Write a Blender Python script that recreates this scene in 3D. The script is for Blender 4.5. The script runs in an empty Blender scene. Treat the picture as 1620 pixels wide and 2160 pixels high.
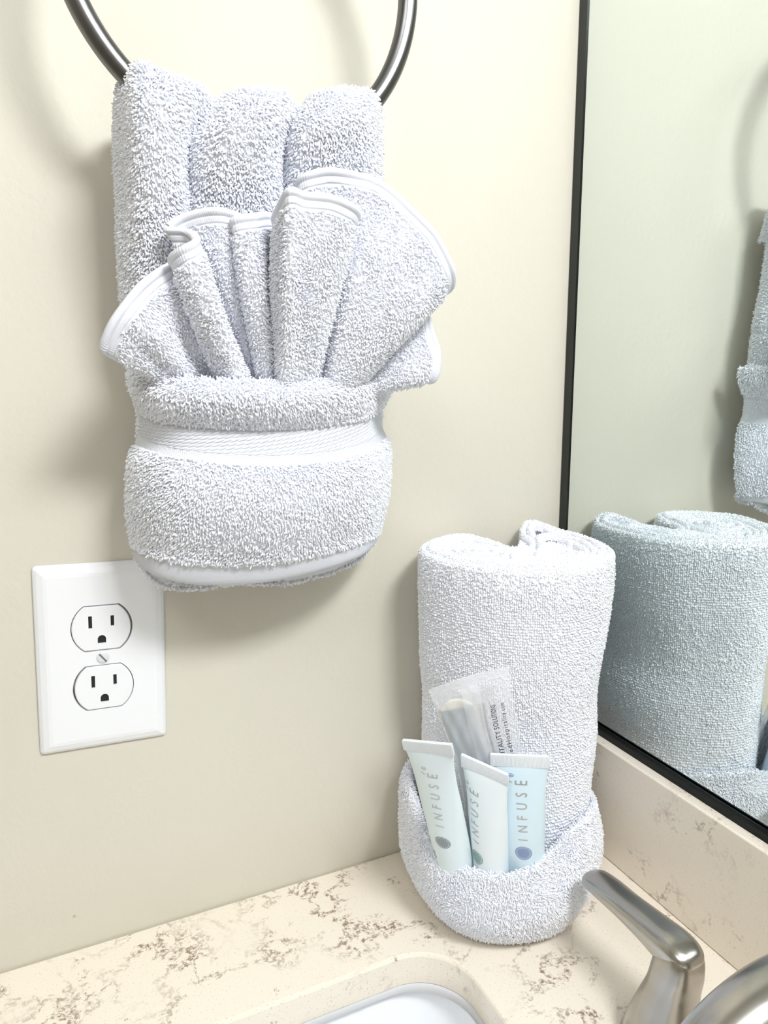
import bpy, bmesh, math, random
import numpy as np
from mathutils import Vector, Matrix

# ------------------------------------------------------------------ camera, world, lights
scene = bpy.context.scene
COL = scene.collection
CAM_POS = (-0.36469, -0.44527, 0.35913)
YAW, PITCH, ROLL, FPX = 0.42827, 0.18336, -0.00549, 1511.66

def make_camera():
    cy, sy, cp, sp = math.cos(YAW), math.sin(YAW), math.cos(PITCH), math.sin(PITCH)
    f = Vector((sy*cp, cy*cp, -sp)); r0 = Vector((cy, -sy, 0)); u0 = r0.cross(f)
    c, s = math.cos(ROLL), math.sin(ROLL)
    r = c*r0 + s*u0; u = -s*r0 + c*u0
    cam = bpy.data.cameras.new('camera'); o = bpy.data.objects.new('camera', cam); COL.objects.link(o)
    m = Matrix((r, u, -f)).transposed().to_4x4(); m.translation = Vector(CAM_POS)
    o.matrix_world = m
    cam.sensor_fit = 'VERTICAL'; cam.sensor_height = 24.0; cam.lens = 24.0*FPX/2160.0
    cam.clip_start = 0.01; cam.clip_end = 20
    scene.camera = o
make_camera()

scene.view_settings.view_transform = 'Standard'
scene.view_settings.look = 'None'
scene.view_settings.exposure = 0.56
scene.cycles.max_bounces = 16
scene.cycles.diffuse_bounces = 9
scene.cycles.transparent_max_bounces = 16
scene.view_settings.gamma = 1.0
scene.view_settings.use_curve_mapping = False

world = bpy.data.worlds.new('world'); scene.world = world; world.use_nodes = True
world.node_tree.nodes['Background'].inputs[0].default_value = (1, 1, 1, 1)
world.node_tree.nodes['Background'].inputs[1].default_value = 0.3

def area(name, loc, target, sx, sy, power, color=(1, 1, 1)):
    l = bpy.data.lights.new(name, 'AREA'); l.shape = 'RECTANGLE'; l.size = sx; l.size_y = sy
    l.energy = power; l.color = color
    o = bpy.data.objects.new(name, l); COL.objects.link(o); o.location = loc
    d = Vector(target)-Vector(loc); o.rotation_euler = d.to_track_quat('-Z', 'Y').to_euler()
    return o
# vanity light bar above the mirror and an added, unseen fill lamp under the ceiling
area('vanity_light', (-0.10, -0.74, 0.90), (-0.27, 0, 0.25), 0.26, 0.14, 5.4, (0.97, 0.985, 1.0))
area('ceiling_fill', (-0.95, -1.05, 1.53), (-0.6, -0.5, 0), 0.7, 0.7, 9.5, (0.95, 0.975, 1.0))

# ------------------------------------------------------------------ helpers
def tag(o, label=None, cat=None, group=None, kind=None):
    if label: o['label'] = label
    if cat: o['category'] = cat
    if group: o['group'] = group
    if kind: o['kind'] = kind
    return o
def empty(name, loc=(0, 0, 0), label=None, cat=None, group=None):
    o = bpy.data.objects.new(name, None); COL.objects.link(o); o.location = loc
    o.empty_display_size = .02
    return tag(o, label, cat, group)
def np_mesh(name, V, F, mat, parent=None, smooth=True):
    """V (n,3) world coordinates, F list of arrays (m,k) of equal k each"""
    V = np.asarray(V, dtype=np.float32).reshape(-1, 3)
    me = bpy.data.meshes.new(name)
    Fs = [np.asarray(f, dtype=np.int32) for f in F if len(f)]
    loops = np.concatenate([f.ravel() for f in Fs])
    tot = np.concatenate([np.full(len(f), f.shape[1], dtype=np.int32) for f in Fs])
    start = np.concatenate([[0], np.cumsum(tot)[:-1]]).astype(np.int32)
    me.vertices.add(len(V)); me.vertices.foreach_set('co', V.ravel())
    me.loops.add(len(loops)); me.loops.foreach_set('vertex_index', loops)
    me.polygons.add(len(tot)); me.polygons.foreach_set('loop_start', start)
    try: me.polygons.foreach_set('loop_total', tot)
    except Exception: pass
    me.polygons.foreach_set('use_smooth', np.full(len(tot), smooth))
    me.update(calc_edges=True); me.validate()
    me.materials.append(mat)
    o = bpy.data.objects.new(name, me); COL.objects.link(o)
    if parent is not None:
        o.parent = parent; o.matrix_parent_inverse = Matrix.Translation(-Vector(parent.location))
    return o
class Geo:
    def __init__(self): self.V = []; self.F = {}; self.n = 0
    def add(self, V, F):
        V = np.asarray(V, float).reshape(-1, 3)
        F = np.asarray(F, int)
        if F.size: self.F.setdefault(F.shape[1], []).append(F+self.n)
        self.V.append(V); self.n += len(V)
    def grid(self, G, cu=False, cv=False, flip=False):
        G = np.asarray(G); nu, nv = G.shape[:2]
        iu = np.arange(nu if cu else nu-1); iv = np.arange(nv if cv else nv-1)
        I, J = np.meshgrid(iu, iv, indexing='ij'); I2 = (I+1) % nu; J2 = (J+1) % nv
        q = np.stack([I*nv+J, I2*nv+J, I2*nv+J2, I*nv+J2], -1).reshape(-1, 4)
        if flip: q = q[:, ::-1]
        self.add(G.reshape(-1, 3), q)
    def box(self, a, b):
        x0, y0, z0 = a; x1, y1, z1 = b
        V = [(x0,y0,z0),(x1,y0,z0),(x1,y1,z0),(x0,y1,z0),(x0,y0,z1),(x1,y0,z1),(x1,y1,z1),(x0,y1,z1)]
        self.add(V, [(0,3,2,1),(4,5,6,7),(0,1,5,4),(1,2,6,5),(2,3,7,6),(3,0,4,7)])
    def make(self, name, mat, parent=None, smooth=True):
        return np_mesh(name, np.concatenate(self.V), [np.concatenate(f) for f in self.F.values()], mat, parent, smooth)
def bevel(o, w, seg=3):
    m = o.modifiers.new('bevel', 'BEVEL'); m.width = w; m.segments = seg; m.limit_method = 'ANGLE'
    m.harden_normals = False
    return o
def cr(P, t, closed=False):
    """Catmull-Rom along axis 0 at parameters t in index units"""
    P = np.asarray(P, float); n = len(P); i = np.floor(t).astype(int)
    if closed: idx = [(i+k) % n for k in (-1, 0, 1, 2)]
    else:
        i = np.clip(i, 0, n-2); idx = [np.clip(i+k, 0, n-1) for k in (-1, 0, 1, 2)]
    f = (t-i).reshape((-1,)+(1,)*(P.ndim-1))
    a, b, c, d = [P[k] for k in idx]
    return .5*((2*b)+(c-a)*f+(2*a-5*b+4*c-d)*f*f+(3*b-a-3*c+d)*f**3)
def dense(net, nu, nv, cu=False, cv=False):
    net = np.asarray(net, float)
    tu = np.linspace(0, net.shape[0]-(0 if cu else 1), nu, endpoint=not cu)
    tv = np.linspace(0, net.shape[1]-(0 if cv else 1), nv, endpoint=not cv)
    A = cr(net, tu, cu); B = cr(np.swapaxes(A, 0, 1), tv, cv)
    return np.swapaxes(B, 0, 1)
def normals(G, cu=False, cv=False):
    def d(G, ax, c):
        if c: return np.roll(G, -1, ax)-np.roll(G, 1, ax)
        return np.gradient(G, axis=ax)
    n = np.cross(d(G, 0, cu), d(G, 1, cv)); n /= np.linalg.norm(n, axis=-1, keepdims=True)+1e-12
    return n
def noise3(P, scale, seed=0):
    """smooth vector noise made of rotated sines"""
    r = np.random.RandomState(seed); out = 0
    for k in range(7):
        w = r.normal(size=(3, 3)); w /= np.linalg.norm(w, axis=0); w = w*scale*(.6+.25*k)
        out = out+np.sin(P@w+r.uniform(0, 6.28, 3))/(1+.3*k)
    return out/2.5
def orient(G, N, toward):
    """flip normals so that they look toward (point) / given vector field"""
    s = np.sign(np.sum(N*toward, -1, keepdims=True)); s[s == 0] = 1
    return N*s
def pile(geo, G, N, spacing, length, radius, lay=(0, 0, -1), tilt=.8, wander=.7, cu=False, cv=False,
         keep=None, seed=0, jitter=.42, rows=False, off=0.0):
    """terry loops: short bent capsules standing on the surface grid G"""
    rs = np.random.RandomState(seed)
    nu, nv = G.shape[:2]
    Gx = np.concatenate([G, G[:1]], 0) if cu else G
    Nx = np.concatenate([N, N[:1]], 0) if cu else N
    if cv: Gx = np.concatenate([Gx, Gx[:, :1]], 1); Nx = np.concatenate([Nx, Nx[:, :1]], 1)
    du = np.linalg.norm(np.diff(Gx, axis=0), axis=-1); dv = np.linalg.norm(np.diff(Gx, axis=1), axis=-1)
    Lu = np.percentile(du.sum(0), 90); Lv = np.percentile(dv.sum(1), 90)
    mu, mv = int(Lu/spacing), int(Lv/spacing)
    a, b = np.meshgrid((np.arange(mu)+.5)/mu, (np.arange(mv)+.5)/mv, indexing='ij')
    j = jitter
    a = a+rs.uniform(-j, j, a.shape)/mu; b = b+rs.uniform(-j, j, b.shape)/mv
    a = np.clip(a, 0, .99999).ravel(); b = np.clip(b, 0, .99999).ravel()
    su, sv = a*(Gx.shape[0]-1), b*(Gx.shape[1]-1); i, k = su.astype(int), sv.astype(int); fu, fv = (su-i)[:, None], (sv-k)[:, None]
    def s(A): return A[i, k]*(1-fu)*(1-fv)+A[i+1, k]*fu*(1-fv)+A[i, k+1]*(1-fu)*fv+A[i+1, k+1]*fu*fv
    P = s(Gx); n = s(Nx); n /= np.linalg.norm(n, axis=1, keepdims=True)+1e-9
    # thin out where the grid is compressed
    au = (du[:, :-1]+du[:, 1:])/2 if du.shape[1] > dv.shape[1] else du
    cell = np.linalg.norm(np.cross(Gx[1:, :-1]-Gx[:-1, :-1], Gx[:-1, 1:]-Gx[:-1, :-1]), axis=-1)
    ref = (Lu/(Gx.shape[0]-1))*(Lv/(Gx.shape[1]-1))
    prob = np.clip(cell[i, k]/ref*1.15, 0, 1)
    ok = rs.uniform(size=len(P)) < prob
    if keep is not None: ok &= keep(a, b, P)
    P, n = P[ok], n[ok]
    if not len(P): return
    m = len(P)
    t = np.array(lay, float)[None]+wander*noise3(P, 260, seed+5)+.35*rs.normal(size=(m, 3))
    t -= (t*n).sum(1, keepdims=True)*n; t /= np.linalg.norm(t, axis=1, keepdims=True)+1e-9
    th = tilt*(1+.35*rs.normal(size=(m, 1))); th = np.clip(th, .1, 1.45)
    d1 = n*np.cos(th*.6)+t*np.sin(th*.6); d2 = n*np.cos(th*1.25)+t*np.sin(th*1.25)
    L = length*(1+.22*rs.normal(size=(m, 1))); L = np.clip(L, length*.5, length*1.6)
    r = radius*(1+.15*rs.normal(size=(m, 1)))
    P = P+n*off
    p0 = P; p1 = P+d1*L*.5; p2 = p1+d2*L*.42; tip = p2+d2*r*.9
    sd = np.cross(n, t)
    V = np.empty((m, 13, 3))
    for ri, (c, d, rr) in enumerate(((p0, d1, r*.85), (p1, (d1+d2)/2, r*1.05), (p2, d2, r*.8))):
        up = np.cross(sd, d); up /= np.linalg.norm(up, axis=1, keepdims=True)+1e-9
        for q in range(4):
            an = q*math.pi/2
            V[:, ri*4+q] = c+rr*(sd*math.cos(an)+up*math.sin(an))
    V[:, 12] = tip
    quads = []; tris = []
    for ri in range(2):
        for q in range(4): quads.append((ri*4+q, ri*4+(q+1) % 4, ri*4+4+(q+1) % 4, ri*4+4+q))
    for q in range(4): tris.append((8+q, 8+(q+1) % 4, 12))
    base = (np.arange(m)*13)[:, None, None]
    n0 = geo.n
    geo.V.append(V.reshape(-1, 3)); geo.n += m*13
    geo.F.setdefault(4, []).append((np.array(quads)[None]+base).reshape(-1, 4)+n0)
    geo.F.setdefault(3, []).append((np.array(tris)[None]+base).reshape(-1, 3)+n0)

# ------------------------------------------------------------------ materials
def mat(name, color=(.8, .8, .8), rough=.5, metal=0, **kw):
    m = bpy.data.materials.new(name); m.use_nodes = True
    b = m.node_tree.nodes['Principled BSDF']
    b.inputs['Base Color'].default_value = (*color, 1); b.inputs['Roughness'].default_value = rough
    b.inputs['Metallic'].default_value = metal
    for k, v in kw.items():
        k = k.replace('_', ' ')
        if k in b.inputs: b.inputs[k].default_value = v
    return m
def nt(m): return m.node_tree, m.node_tree.nodes, m.node_tree.links, m.node_tree.nodes['Principled BSDF']
def N_(nodes, typ, **kw):
    n = nodes.new(typ)
    for k, v in kw.items():
        if k in n.inputs: n.inputs[k].default_value = v
        else: setattr(n, k, v)
    return n
def ramp(nodes, pts):
    r = nodes.new('ShaderNodeValToRGB'); e = r.color_ramp.elements
    while len(e) < len(pts): e.new(.5)
    for x, (p, c) in zip(e, pts):
        x.position = p; x.color = (*c, 1) if len(c) == 3 else c
    return r
def bump(m, src, strength, dist):
    t, n, l, b = nt(m); bp = n.new('ShaderNodeBump'); bp.inputs['Strength'].default_value = strength
    bp.inputs['Distance'].default_value = dist; l.new(src, bp.inputs['Height']); l.new(bp.outputs['Normal'], b.inputs['Normal'])
def coords(n, l, scale=(1, 1, 1), kind='Object', loc=(0, 0, 0)):
    tc = n.new('ShaderNodeTexCoord'); mp = n.new('ShaderNodeMapping'); mp.inputs['Scale'].default_value = scale
    mp.inputs['Location'].default_value = loc
    l.new(tc.outputs[kind], mp.inputs['Vector']); return mp.outputs['Vector']

def wall_mat():
    m = mat('wall_paint', (.68, .635, .52), .62)
    t, n, l, b = nt(m); v = coords(n, l)
    a = N_(n, 'ShaderNodeTexNoise', Scale=190.0, Detail=4.0, Roughness=.5); l.new(v, a.inputs['Vector'])
    c = N_(n, 'ShaderNodeTexNoise', Scale=9.0, Detail=2.0); l.new(v, c.inputs['Vector'])
    r = ramp(n, [(.0, (.645, .612, .525)), (1, (.675, .642, .555))]); l.new(c.outputs['Fac'], r.inputs[0])
    # few tiny specks
    vo = N_(n, 'ShaderNodeTexVoronoi', Scale=16.0); l.new(v, vo.inputs['Vector'])
    sp = ramp(n, [(.0, (.42, .37, .29)), (.014, (.42, .37, .29)), (.02, (1, 1, 1)), (1, (1, 1, 1))]); l.new(vo.outputs['Distance'], sp.inputs[0])
    mx = n.new('ShaderNodeMix'); mx.data_type = 'RGBA'; mx.blend_type = 'MULTIPLY'; mx.inputs[0].default_value = .45
    l.new(r.outputs[0], mx.inputs[6]); l.new(sp.outputs[0], mx.inputs[7]); l.new(mx.outputs[2], b.inputs['Base Color'])
    bump(m, a.outputs['Fac'], .4, .0006)
    return m
def quartz_mat(name, base, brown, k=1.0, off=(0, 0, 0), hi=.56):
    m = mat(name, base, .22)
    t, n, l, b = nt(m); v = coords(n, l, loc=off)
    warp = N_(n, 'ShaderNodeTexNoise', Scale=16.0, Detail=3.0); l.new(v, warp.inputs['Vector'])
    vm = N_(n, 'ShaderNodeVectorMath', operation='MULTIPLY_ADD'); vm.inputs[1].default_value = (.05, .05, .05)
    l.new(warp.outputs['Color'], vm.inputs[0]); l.new(v, vm.inputs[2])
    a = N_(n, 'ShaderNodeTexNoise', Scale=17.0, Detail=7.0, Roughness=.62); l.new(vm.outputs[0], a.inputs['Vector'])
    s = N_(n, 'ShaderNodeMath', operation='SUBTRACT'); s.inputs[1].default_value = .5; l.new(a.outputs['Fac'], s.inputs[0])
    ab = N_(n, 'ShaderNodeMath', operation='ABSOLUTE'); l.new(s.outputs[0], ab.inputs[0])
    vein = ramp(n, [(0, (1, 1, 1)), (.009, (.85, .85, .85)), (.028, (0, 0, 0))]); l.new(ab.outputs[0], vein.inputs[0])
    mk = N_(n, 'ShaderNodeTexNoise', Scale=11.0, Detail=3.0); l.new(v, mk.inputs['Vector'])
    mr = ramp(n, [(hi-.06, (0, 0, 0)), (hi+.06, (1, 1, 1))]); l.new(mk.outputs['Fac'], mr.inputs[0])
    f = N_(n, 'ShaderNodeTexNoise', Scale=330.0, Detail=3.0, Roughness=.7); l.new(v, f.inputs['Vector'])
    fr = ramp(n, [(.42, (0, 0, 0)), (.56, (1, 1, 1))]); l.new(f.outputs['Fac'], fr.inputs[0])
    m1 = N_(n, 'ShaderNodeMath', operation='MULTIPLY'); l.new(vein.outputs[0], m1.inputs[0]); l.new(mr.outputs[0], m1.inputs[1])
    m2 = N_(n, 'ShaderNodeMath', operation='MULTIPLY'); l.new(m1.outputs[0], m2.inputs[0]); l.new(fr.outputs[0], m2.inputs[1])
    # blotches of brown grains
    g = N_(n, 'ShaderNodeTexNoise', Scale=26.0, Detail=6.0, Roughness=.7); l.new(vm.outputs[0], g.inputs['Vector'])
    gr = ramp(n, [(.60, (0, 0, 0)), (.68, (1, 1, 1))]); l.new(g.outputs['Fac'], gr.inputs[0])
    fr2 = ramp(n, [(.5, (0, 0, 0)), (.58, (1, 1, 1))]); l.new(f.outputs['Fac'], fr2.inputs[0])
    m3 = N_(n, 'ShaderNodeMath', operation='MULTIPLY'); l.new(gr.outputs[0], m3.inputs[0]); l.new(fr2.outputs[0], m3.inputs[1])
    ad = N_(n, 'ShaderNodeMath', operation='MAXIMUM'); l.new(m2.outputs[0], ad.inputs[0]); l.new(m3.outputs[0], ad.inputs[1])
    # fine specks
    sp = N_(n, 'ShaderNodeTexNoise', Scale=900.0, Detail=1.0); l.new(v, sp.inputs['Vector'])
    sr = ramp(n, [(.66, (0, 0, 0)), (.72, (.35, .35, .35))]); l.new(sp.outputs['Fac'], sr.inputs[0])
    ad2 = N_(n, 'ShaderNodeMath', operation='MAXIMUM'); l.new(ad.outputs[0], ad2.inputs[0]); l.new(sr.outputs[0], ad2.inputs[1])
    kk = N_(n, 'ShaderNodeMath', operation='MULTIPLY'); kk.inputs[1].default_value = k; l.new(ad2.outputs[0], kk.inputs[0])
    mx = n.new('ShaderNodeMix'); mx.data_type = 'RGBA'; l.new(kk.outputs[0], mx.inputs[0])
    mx.inputs[6].default_value = (*base, 1); mx.inputs[7].default_value = (*brown, 1)
    l.new(mx.outputs[2], b.inputs['Base Color'])
    return m
M = {}
M['wall'] = wall_mat()
M['ceiling'] = mat('ceiling_paint', (.82, .82, .80), .7)
M['floor'] = mat('floor_tile', (.45, .40, .34), .4)
M['quartz'] = quartz_mat('quartz', (.88, .81, .705), (.23, .14, .09), .95, hi=.50)
M['quartz2'] = quartz_mat('quartz_splash', (.88, .81, .705), (.25, .16, .11), .8, off=(.37, .21, .13), hi=.56)
M['terry'] = mat('terry_cotton', (.90, .915, .965), .9)
M['flat_weave'] = mat('flat_woven_cotton', (.71, .725, .785), .85)
M['porcelain'] = mat('porcelain', (.87, .89, .93), .12)
M['plastic'] = mat('white_plastic', (.86, .87, .90), .28)
M['dark'] = mat('slot_shade_black', (.012, .012, .012), .7)
M['screw'] = mat('painted_screw', (.72, .73, .75), .3)
M['slotgrey'] = mat('screw_slot', (.16, .16, .17), .5)
M['cabinet'] = mat('cabinet_wood', (.30, .20, .12), .5)
M['joint_strip'] = mat('joint_strip', (.50, .46, .36), .6)
M['black'] = mat('black_mirror_edge', (.006, .009, .009), .25)
M['channel'] = mat('mirror_channel', (.008, .012, .012), .18, .6)
def metal(name, col, rough, sc=(4, 4, 400)):
    m = mat(name, col, rough, 1.0)
    t, n, l, b = nt(m); v = coords(n, l, sc)
    a = N_(n, 'ShaderNodeTexNoise', Scale=6.0, Detail=3.0); l.new(v, a.inputs['Vector'])
    r = n.new('ShaderNodeMapRange'); r.inputs[3].default_value = rough-.015; r.inputs[4].default_value = rough+.03
    l.new(a.outputs['Fac'], r.inputs[0]); l.new(r.outputs[0], b.inputs['Roughness'])
    return m
M['nickel'] = metal('brushed_nickel', (.47, .45, .42), .25)
M['ring'] = metal('satin_nickel', (.20, .20, .20), .30)
def mirror_mat():
    m = mat('mirror_silver', (.80, .86, .85), .012, 1.0)
    return m
M['mirror'] = mirror_mat()

# control nets of the cloth, tenths of a millimetre
PANEL=[[(-3198,-140,4625),(-3141,-240,4655),(-3032,-280,4617),(-2883,-250,4599),(-2815,-190,4584),(-2772,-160,4558),(-2707,-240,4590),(-2587,-290,4608),(-2443,-260,4621),(-2334,-170,4588),(-2278,-240,4638),(-2152,-280,4675),(-1959,-240,4707),(-1866,-140,4705)],
 [(-3198,-220,4905),(-3141,-320,4935),(-3032,-360,4897),(-2883,-330,4879),(-2815,-270,4864),(-2772,-240,4838),(-2707,-320,4870),(-2587,-370,4888),(-2443,-340,4901),(-2334,-250,4868),(-2278,-320,4918),(-2152,-360,4955),(-1959,-320,4987),(-1866,-220,4985)],
 [(-3198,-380,5015),(-3141,-480,5045),(-3032,-520,5007),(-2883,-490,4989),(-2815,-430,4974),(-2772,-400,4948),(-2707,-480,4980),(-2587,-530,4998),(-2443,-500,5011),(-2334,-410,4978),(-2278,-480,5028),(-2152,-520,5065),(-1959,-480,5097),(-1866,-380,5095)],
 [(-3198,-500,5025),(-3141,-600,5055),(-3032,-640,5017),(-2883,-610,4999),(-2815,-550,4984),(-2772,-520,4958),(-2707,-600,4990),(-2587,-650,5008),(-2443,-620,5021),(-2334,-530,4988),(-2278,-600,5038),(-2152,-640,5075),(-1959,-600,5107),(-1866,-500,5105)],
 [(-3216,-460,4930),(-3173,-680,4886),(-3062,-720,4869),(-2960,-660,4850),(-2895,-540,4848),(-2852,-600,4807),(-2765,-720,4815),(-2617,-740,4850),(-2496,-680,4867),(-2409,-540,4858),(-2366,-680,4857),(-2216,-730,4895),(-2000,-660,4956),(-1840,-460,5013)],
 [(-3228,-440,4752),(-3179,-660,4697),(-3070,-700,4688),(-2988,-640,4704),(-2924,-510,4724),(-2886,-600,4683),(-2789,-690,4671),(-2615,-710,4696),(-2509,-640,4727),(-2429,-510,4747),(-2382,-640,4718),(-2221,-700,4732),(-1984,-620,4792),(-1822,-430,4848)],
 [(-3232,-420,4535),(-3182,-600,4489),(-3076,-650,4477),(-2994,-600,4485),(-2930,-500,4501),(-2880,-560,4482),(-2773,-630,4465),(-2605,-640,4478),(-2502,-590,4498),(-2434,-500,4511),(-2369,-580,4500),(-2195,-620,4519),(-1961,-560,4577),(-1812,-410,4623)],
 [(-3244,-400,4265),(-3183,-540,4236),(-3081,-580,4225),(-2999,-540,4225),(-2940,-500,4228),(-2881,-520,4224),(-2767,-550,4215),(-2594,-560,4217),(-2497,-540,4220),(-2432,-500,4230),(-2352,-520,4232),(-2171,-540,4252),(-1925,-490,4314),(-1789,-390,4338)],
 [(-3242,-360,3964),(-3183,-480,3944),(-3079,-520,3932),(-2993,-500,3925),(-2943,-490,3920),(-2881,-490,3917),(-2758,-500,3907),(-2590,-500,3904),(-2483,-500,3902),(-2426,-490,3904),(-2329,-490,3907),(-2140,-480,3926),(-1870,-440,3977),(-1739,-360,4002)],
 [(-3191,-280,3623),(-3157,-380,3610),(-3076,-460,3597),(-2988,-460,3584),(-2938,-460,3576),(-2873,-460,3570),(-2744,-460,3564),(-2584,-460,3563),(-2469,-460,3562),(-2410,-450,3561),(-2299,-440,3566),(-2109,-420,3575),(-1845,-340,3596),(-1734,-260,3620)],
 [(-3206,-220,3177),(-3139,-230,3172),(-3036,-245,3165),(-2951,-256,3158),(-2903,-261,3155),(-2839,-267,3151),(-2715,-276,3143),(-2561,-280,3135),(-2449,-279,3129),(-2395,-277,3127),(-2288,-271,3123),(-2108,-256,3117),(-1862,-231,3110),(-1760,-220,3107)],
 [(-3239,-210,2797),(-3171,-220,2790),(-3067,-235,2779),(-2981,-246,2770),(-2932,-251,2765),(-2868,-257,2759),(-2742,-266,2747),(-2585,-270,2732),(-2472,-269,2722),(-2416,-267,2718),(-2309,-261,2709),(-2126,-246,2694),(-1876,-221,2676),(-1772,-210,2668)],
 [(-3251,-220,2548),(-3228,-260,2485),(-3149,-300,2443),(-3059,-310,2414),(-2975,-320,2406),(-2905,-330,2406),(-2767,-340,2417),(-2596,-340,2396),(-2472,-340,2380),(-2413,-340,2373),(-2290,-320,2377),(-2085,-300,2403),(-1913,-280,2455),(-1802,-220,2513)],
 [(-3215,-160,2587),(-3187,-170,2544),(-3115,-180,2509),(-3021,-180,2484),(-2948,-190,2477),(-2875,-190,2469),(-2733,-200,2467),(-2557,-200,2446),(-2429,-200,2435),(-2367,-200,2443),(-2244,-190,2442),(-2039,-180,2465),(-1883,-170,2510),(-1799,-160,2565)]]
POCKET=[[(-3177,-140,3492),(-3220,-400,3498),(-3131,-520,3455),(-2951,-600,3429),(-2606,-640,3413),(-2238,-600,3413),(-1947,-500,3453),(-1758,-340,3518),(-1671,-120,3514)],
 [(-3180,-140,3598),(-3225,-420,3597),(-3129,-560,3573),(-2956,-660,3553),(-2621,-710,3540),(-2257,-660,3551),(-1963,-540,3585),(-1743,-350,3634),(-1650,-120,3636)],
 [(-3208,-140,3645),(-3256,-480,3641),(-3146,-620,3618),(-2965,-720,3589),(-2639,-780,3575),(-2279,-720,3585),(-1960,-570,3621),(-1699,-340,3671),(-1609,-120,3675)],
 [(-3215,-140,3577),(-3261,-460,3578),(-3164,-670,3538),(-2982,-790,3512),(-2661,-850,3499),(-2302,-780,3504),(-1959,-600,3542),(-1690,-320,3605),(-1609,-120,3605)],
 [(-3195,-140,3492),(-3238,-420,3499),(-3157,-630,3459),(-2978,-750,3436),(-2653,-810,3418),(-2290,-740,3419),(-1956,-570,3455),(-1709,-290,3517),(-1644,-120,3514)],
 [(-3176,-140,3417),(-3209,-300,3424),(-3139,-550,3390),(-2969,-680,3368),(-2633,-730,3347),(-2265,-670,3351),(-1956,-520,3375),(-1733,-240,3436),(-1692,-120,3431)],
 [(-3178,-140,3345),(-3210,-290,3354),(-3141,-540,3323),(-2971,-670,3296),(-2633,-720,3272),(-2263,-660,3268),(-1958,-500,3299),(-1734,-220,3351),(-1703,-120,3345)],
 [(-3190,-140,3283),(-3221,-290,3294),(-3145,-540,3259),(-2974,-670,3227),(-2636,-720,3196),(-2265,-660,3194),(-1958,-500,3228),(-1731,-220,3284),(-1700,-120,3277)],
 [(-3212,-140,3224),(-3243,-300,3239),(-3160,-560,3214),(-2981,-690,3178),(-2644,-740,3140),(-2273,-680,3137),(-1958,-520,3173),(-1705,-220,3222),(-1673,-120,3213)],
 [(-3248,-140,3139),(-3279,-310,3158),(-3190,-600,3125),(-2994,-740,3093),(-2661,-790,3053),(-2294,-730,3054),(-1961,-560,3078),(-1690,-230,3120),(-1653,-120,3109)],
 [(-3269,-140,2981),(-3298,-300,3005),(-3203,-600,2989),(-3002,-750,2967),(-2668,-800,2924),(-2296,-730,2920),(-1963,-560,2935),(-1687,-230,2949),(-1650,-120,2933)],
 [(-3277,-140,2829),(-3304,-280,2855),(-3202,-560,2843),(-3001,-700,2818),(-2659,-750,2785),(-2281,-680,2783),(-1959,-520,2793),(-1707,-220,2776),(-1676,-120,2757)],
 [(-3269,-140,2708),(-3295,-260,2734),(-3193,-500,2708),(-2994,-620,2671),(-2640,-660,2642),(-2254,-600,2653),(-1947,-460,2668),(-1735,-210,2665),(-1708,-120,2646)],
 [(-3265,-140,2645),(-3291,-260,2673),(-3195,-490,2653),(-2992,-590,2611),(-2631,-620,2580),(-2245,-570,2594),(-1946,-440,2610),(-1752,-210,2596),(-1726,-120,2576)],
 [(-3263,-140,2554),(-3288,-250,2582),(-3207,-450,2538),(-2987,-530,2480),(-2619,-560,2456),(-2229,-520,2479),(-1951,-420,2515),(-1759,-200,2536),(-1737,-120,2518)],
 [(-3246,-140,2569),(-3268,-210,2587),(-3191,-360,2530),(-2975,-460,2480),(-2597,-480,2449),(-2199,-440,2475),(-1924,-340,2507),(-1760,-180,2545),(-1747,-120,2532)]]
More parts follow.
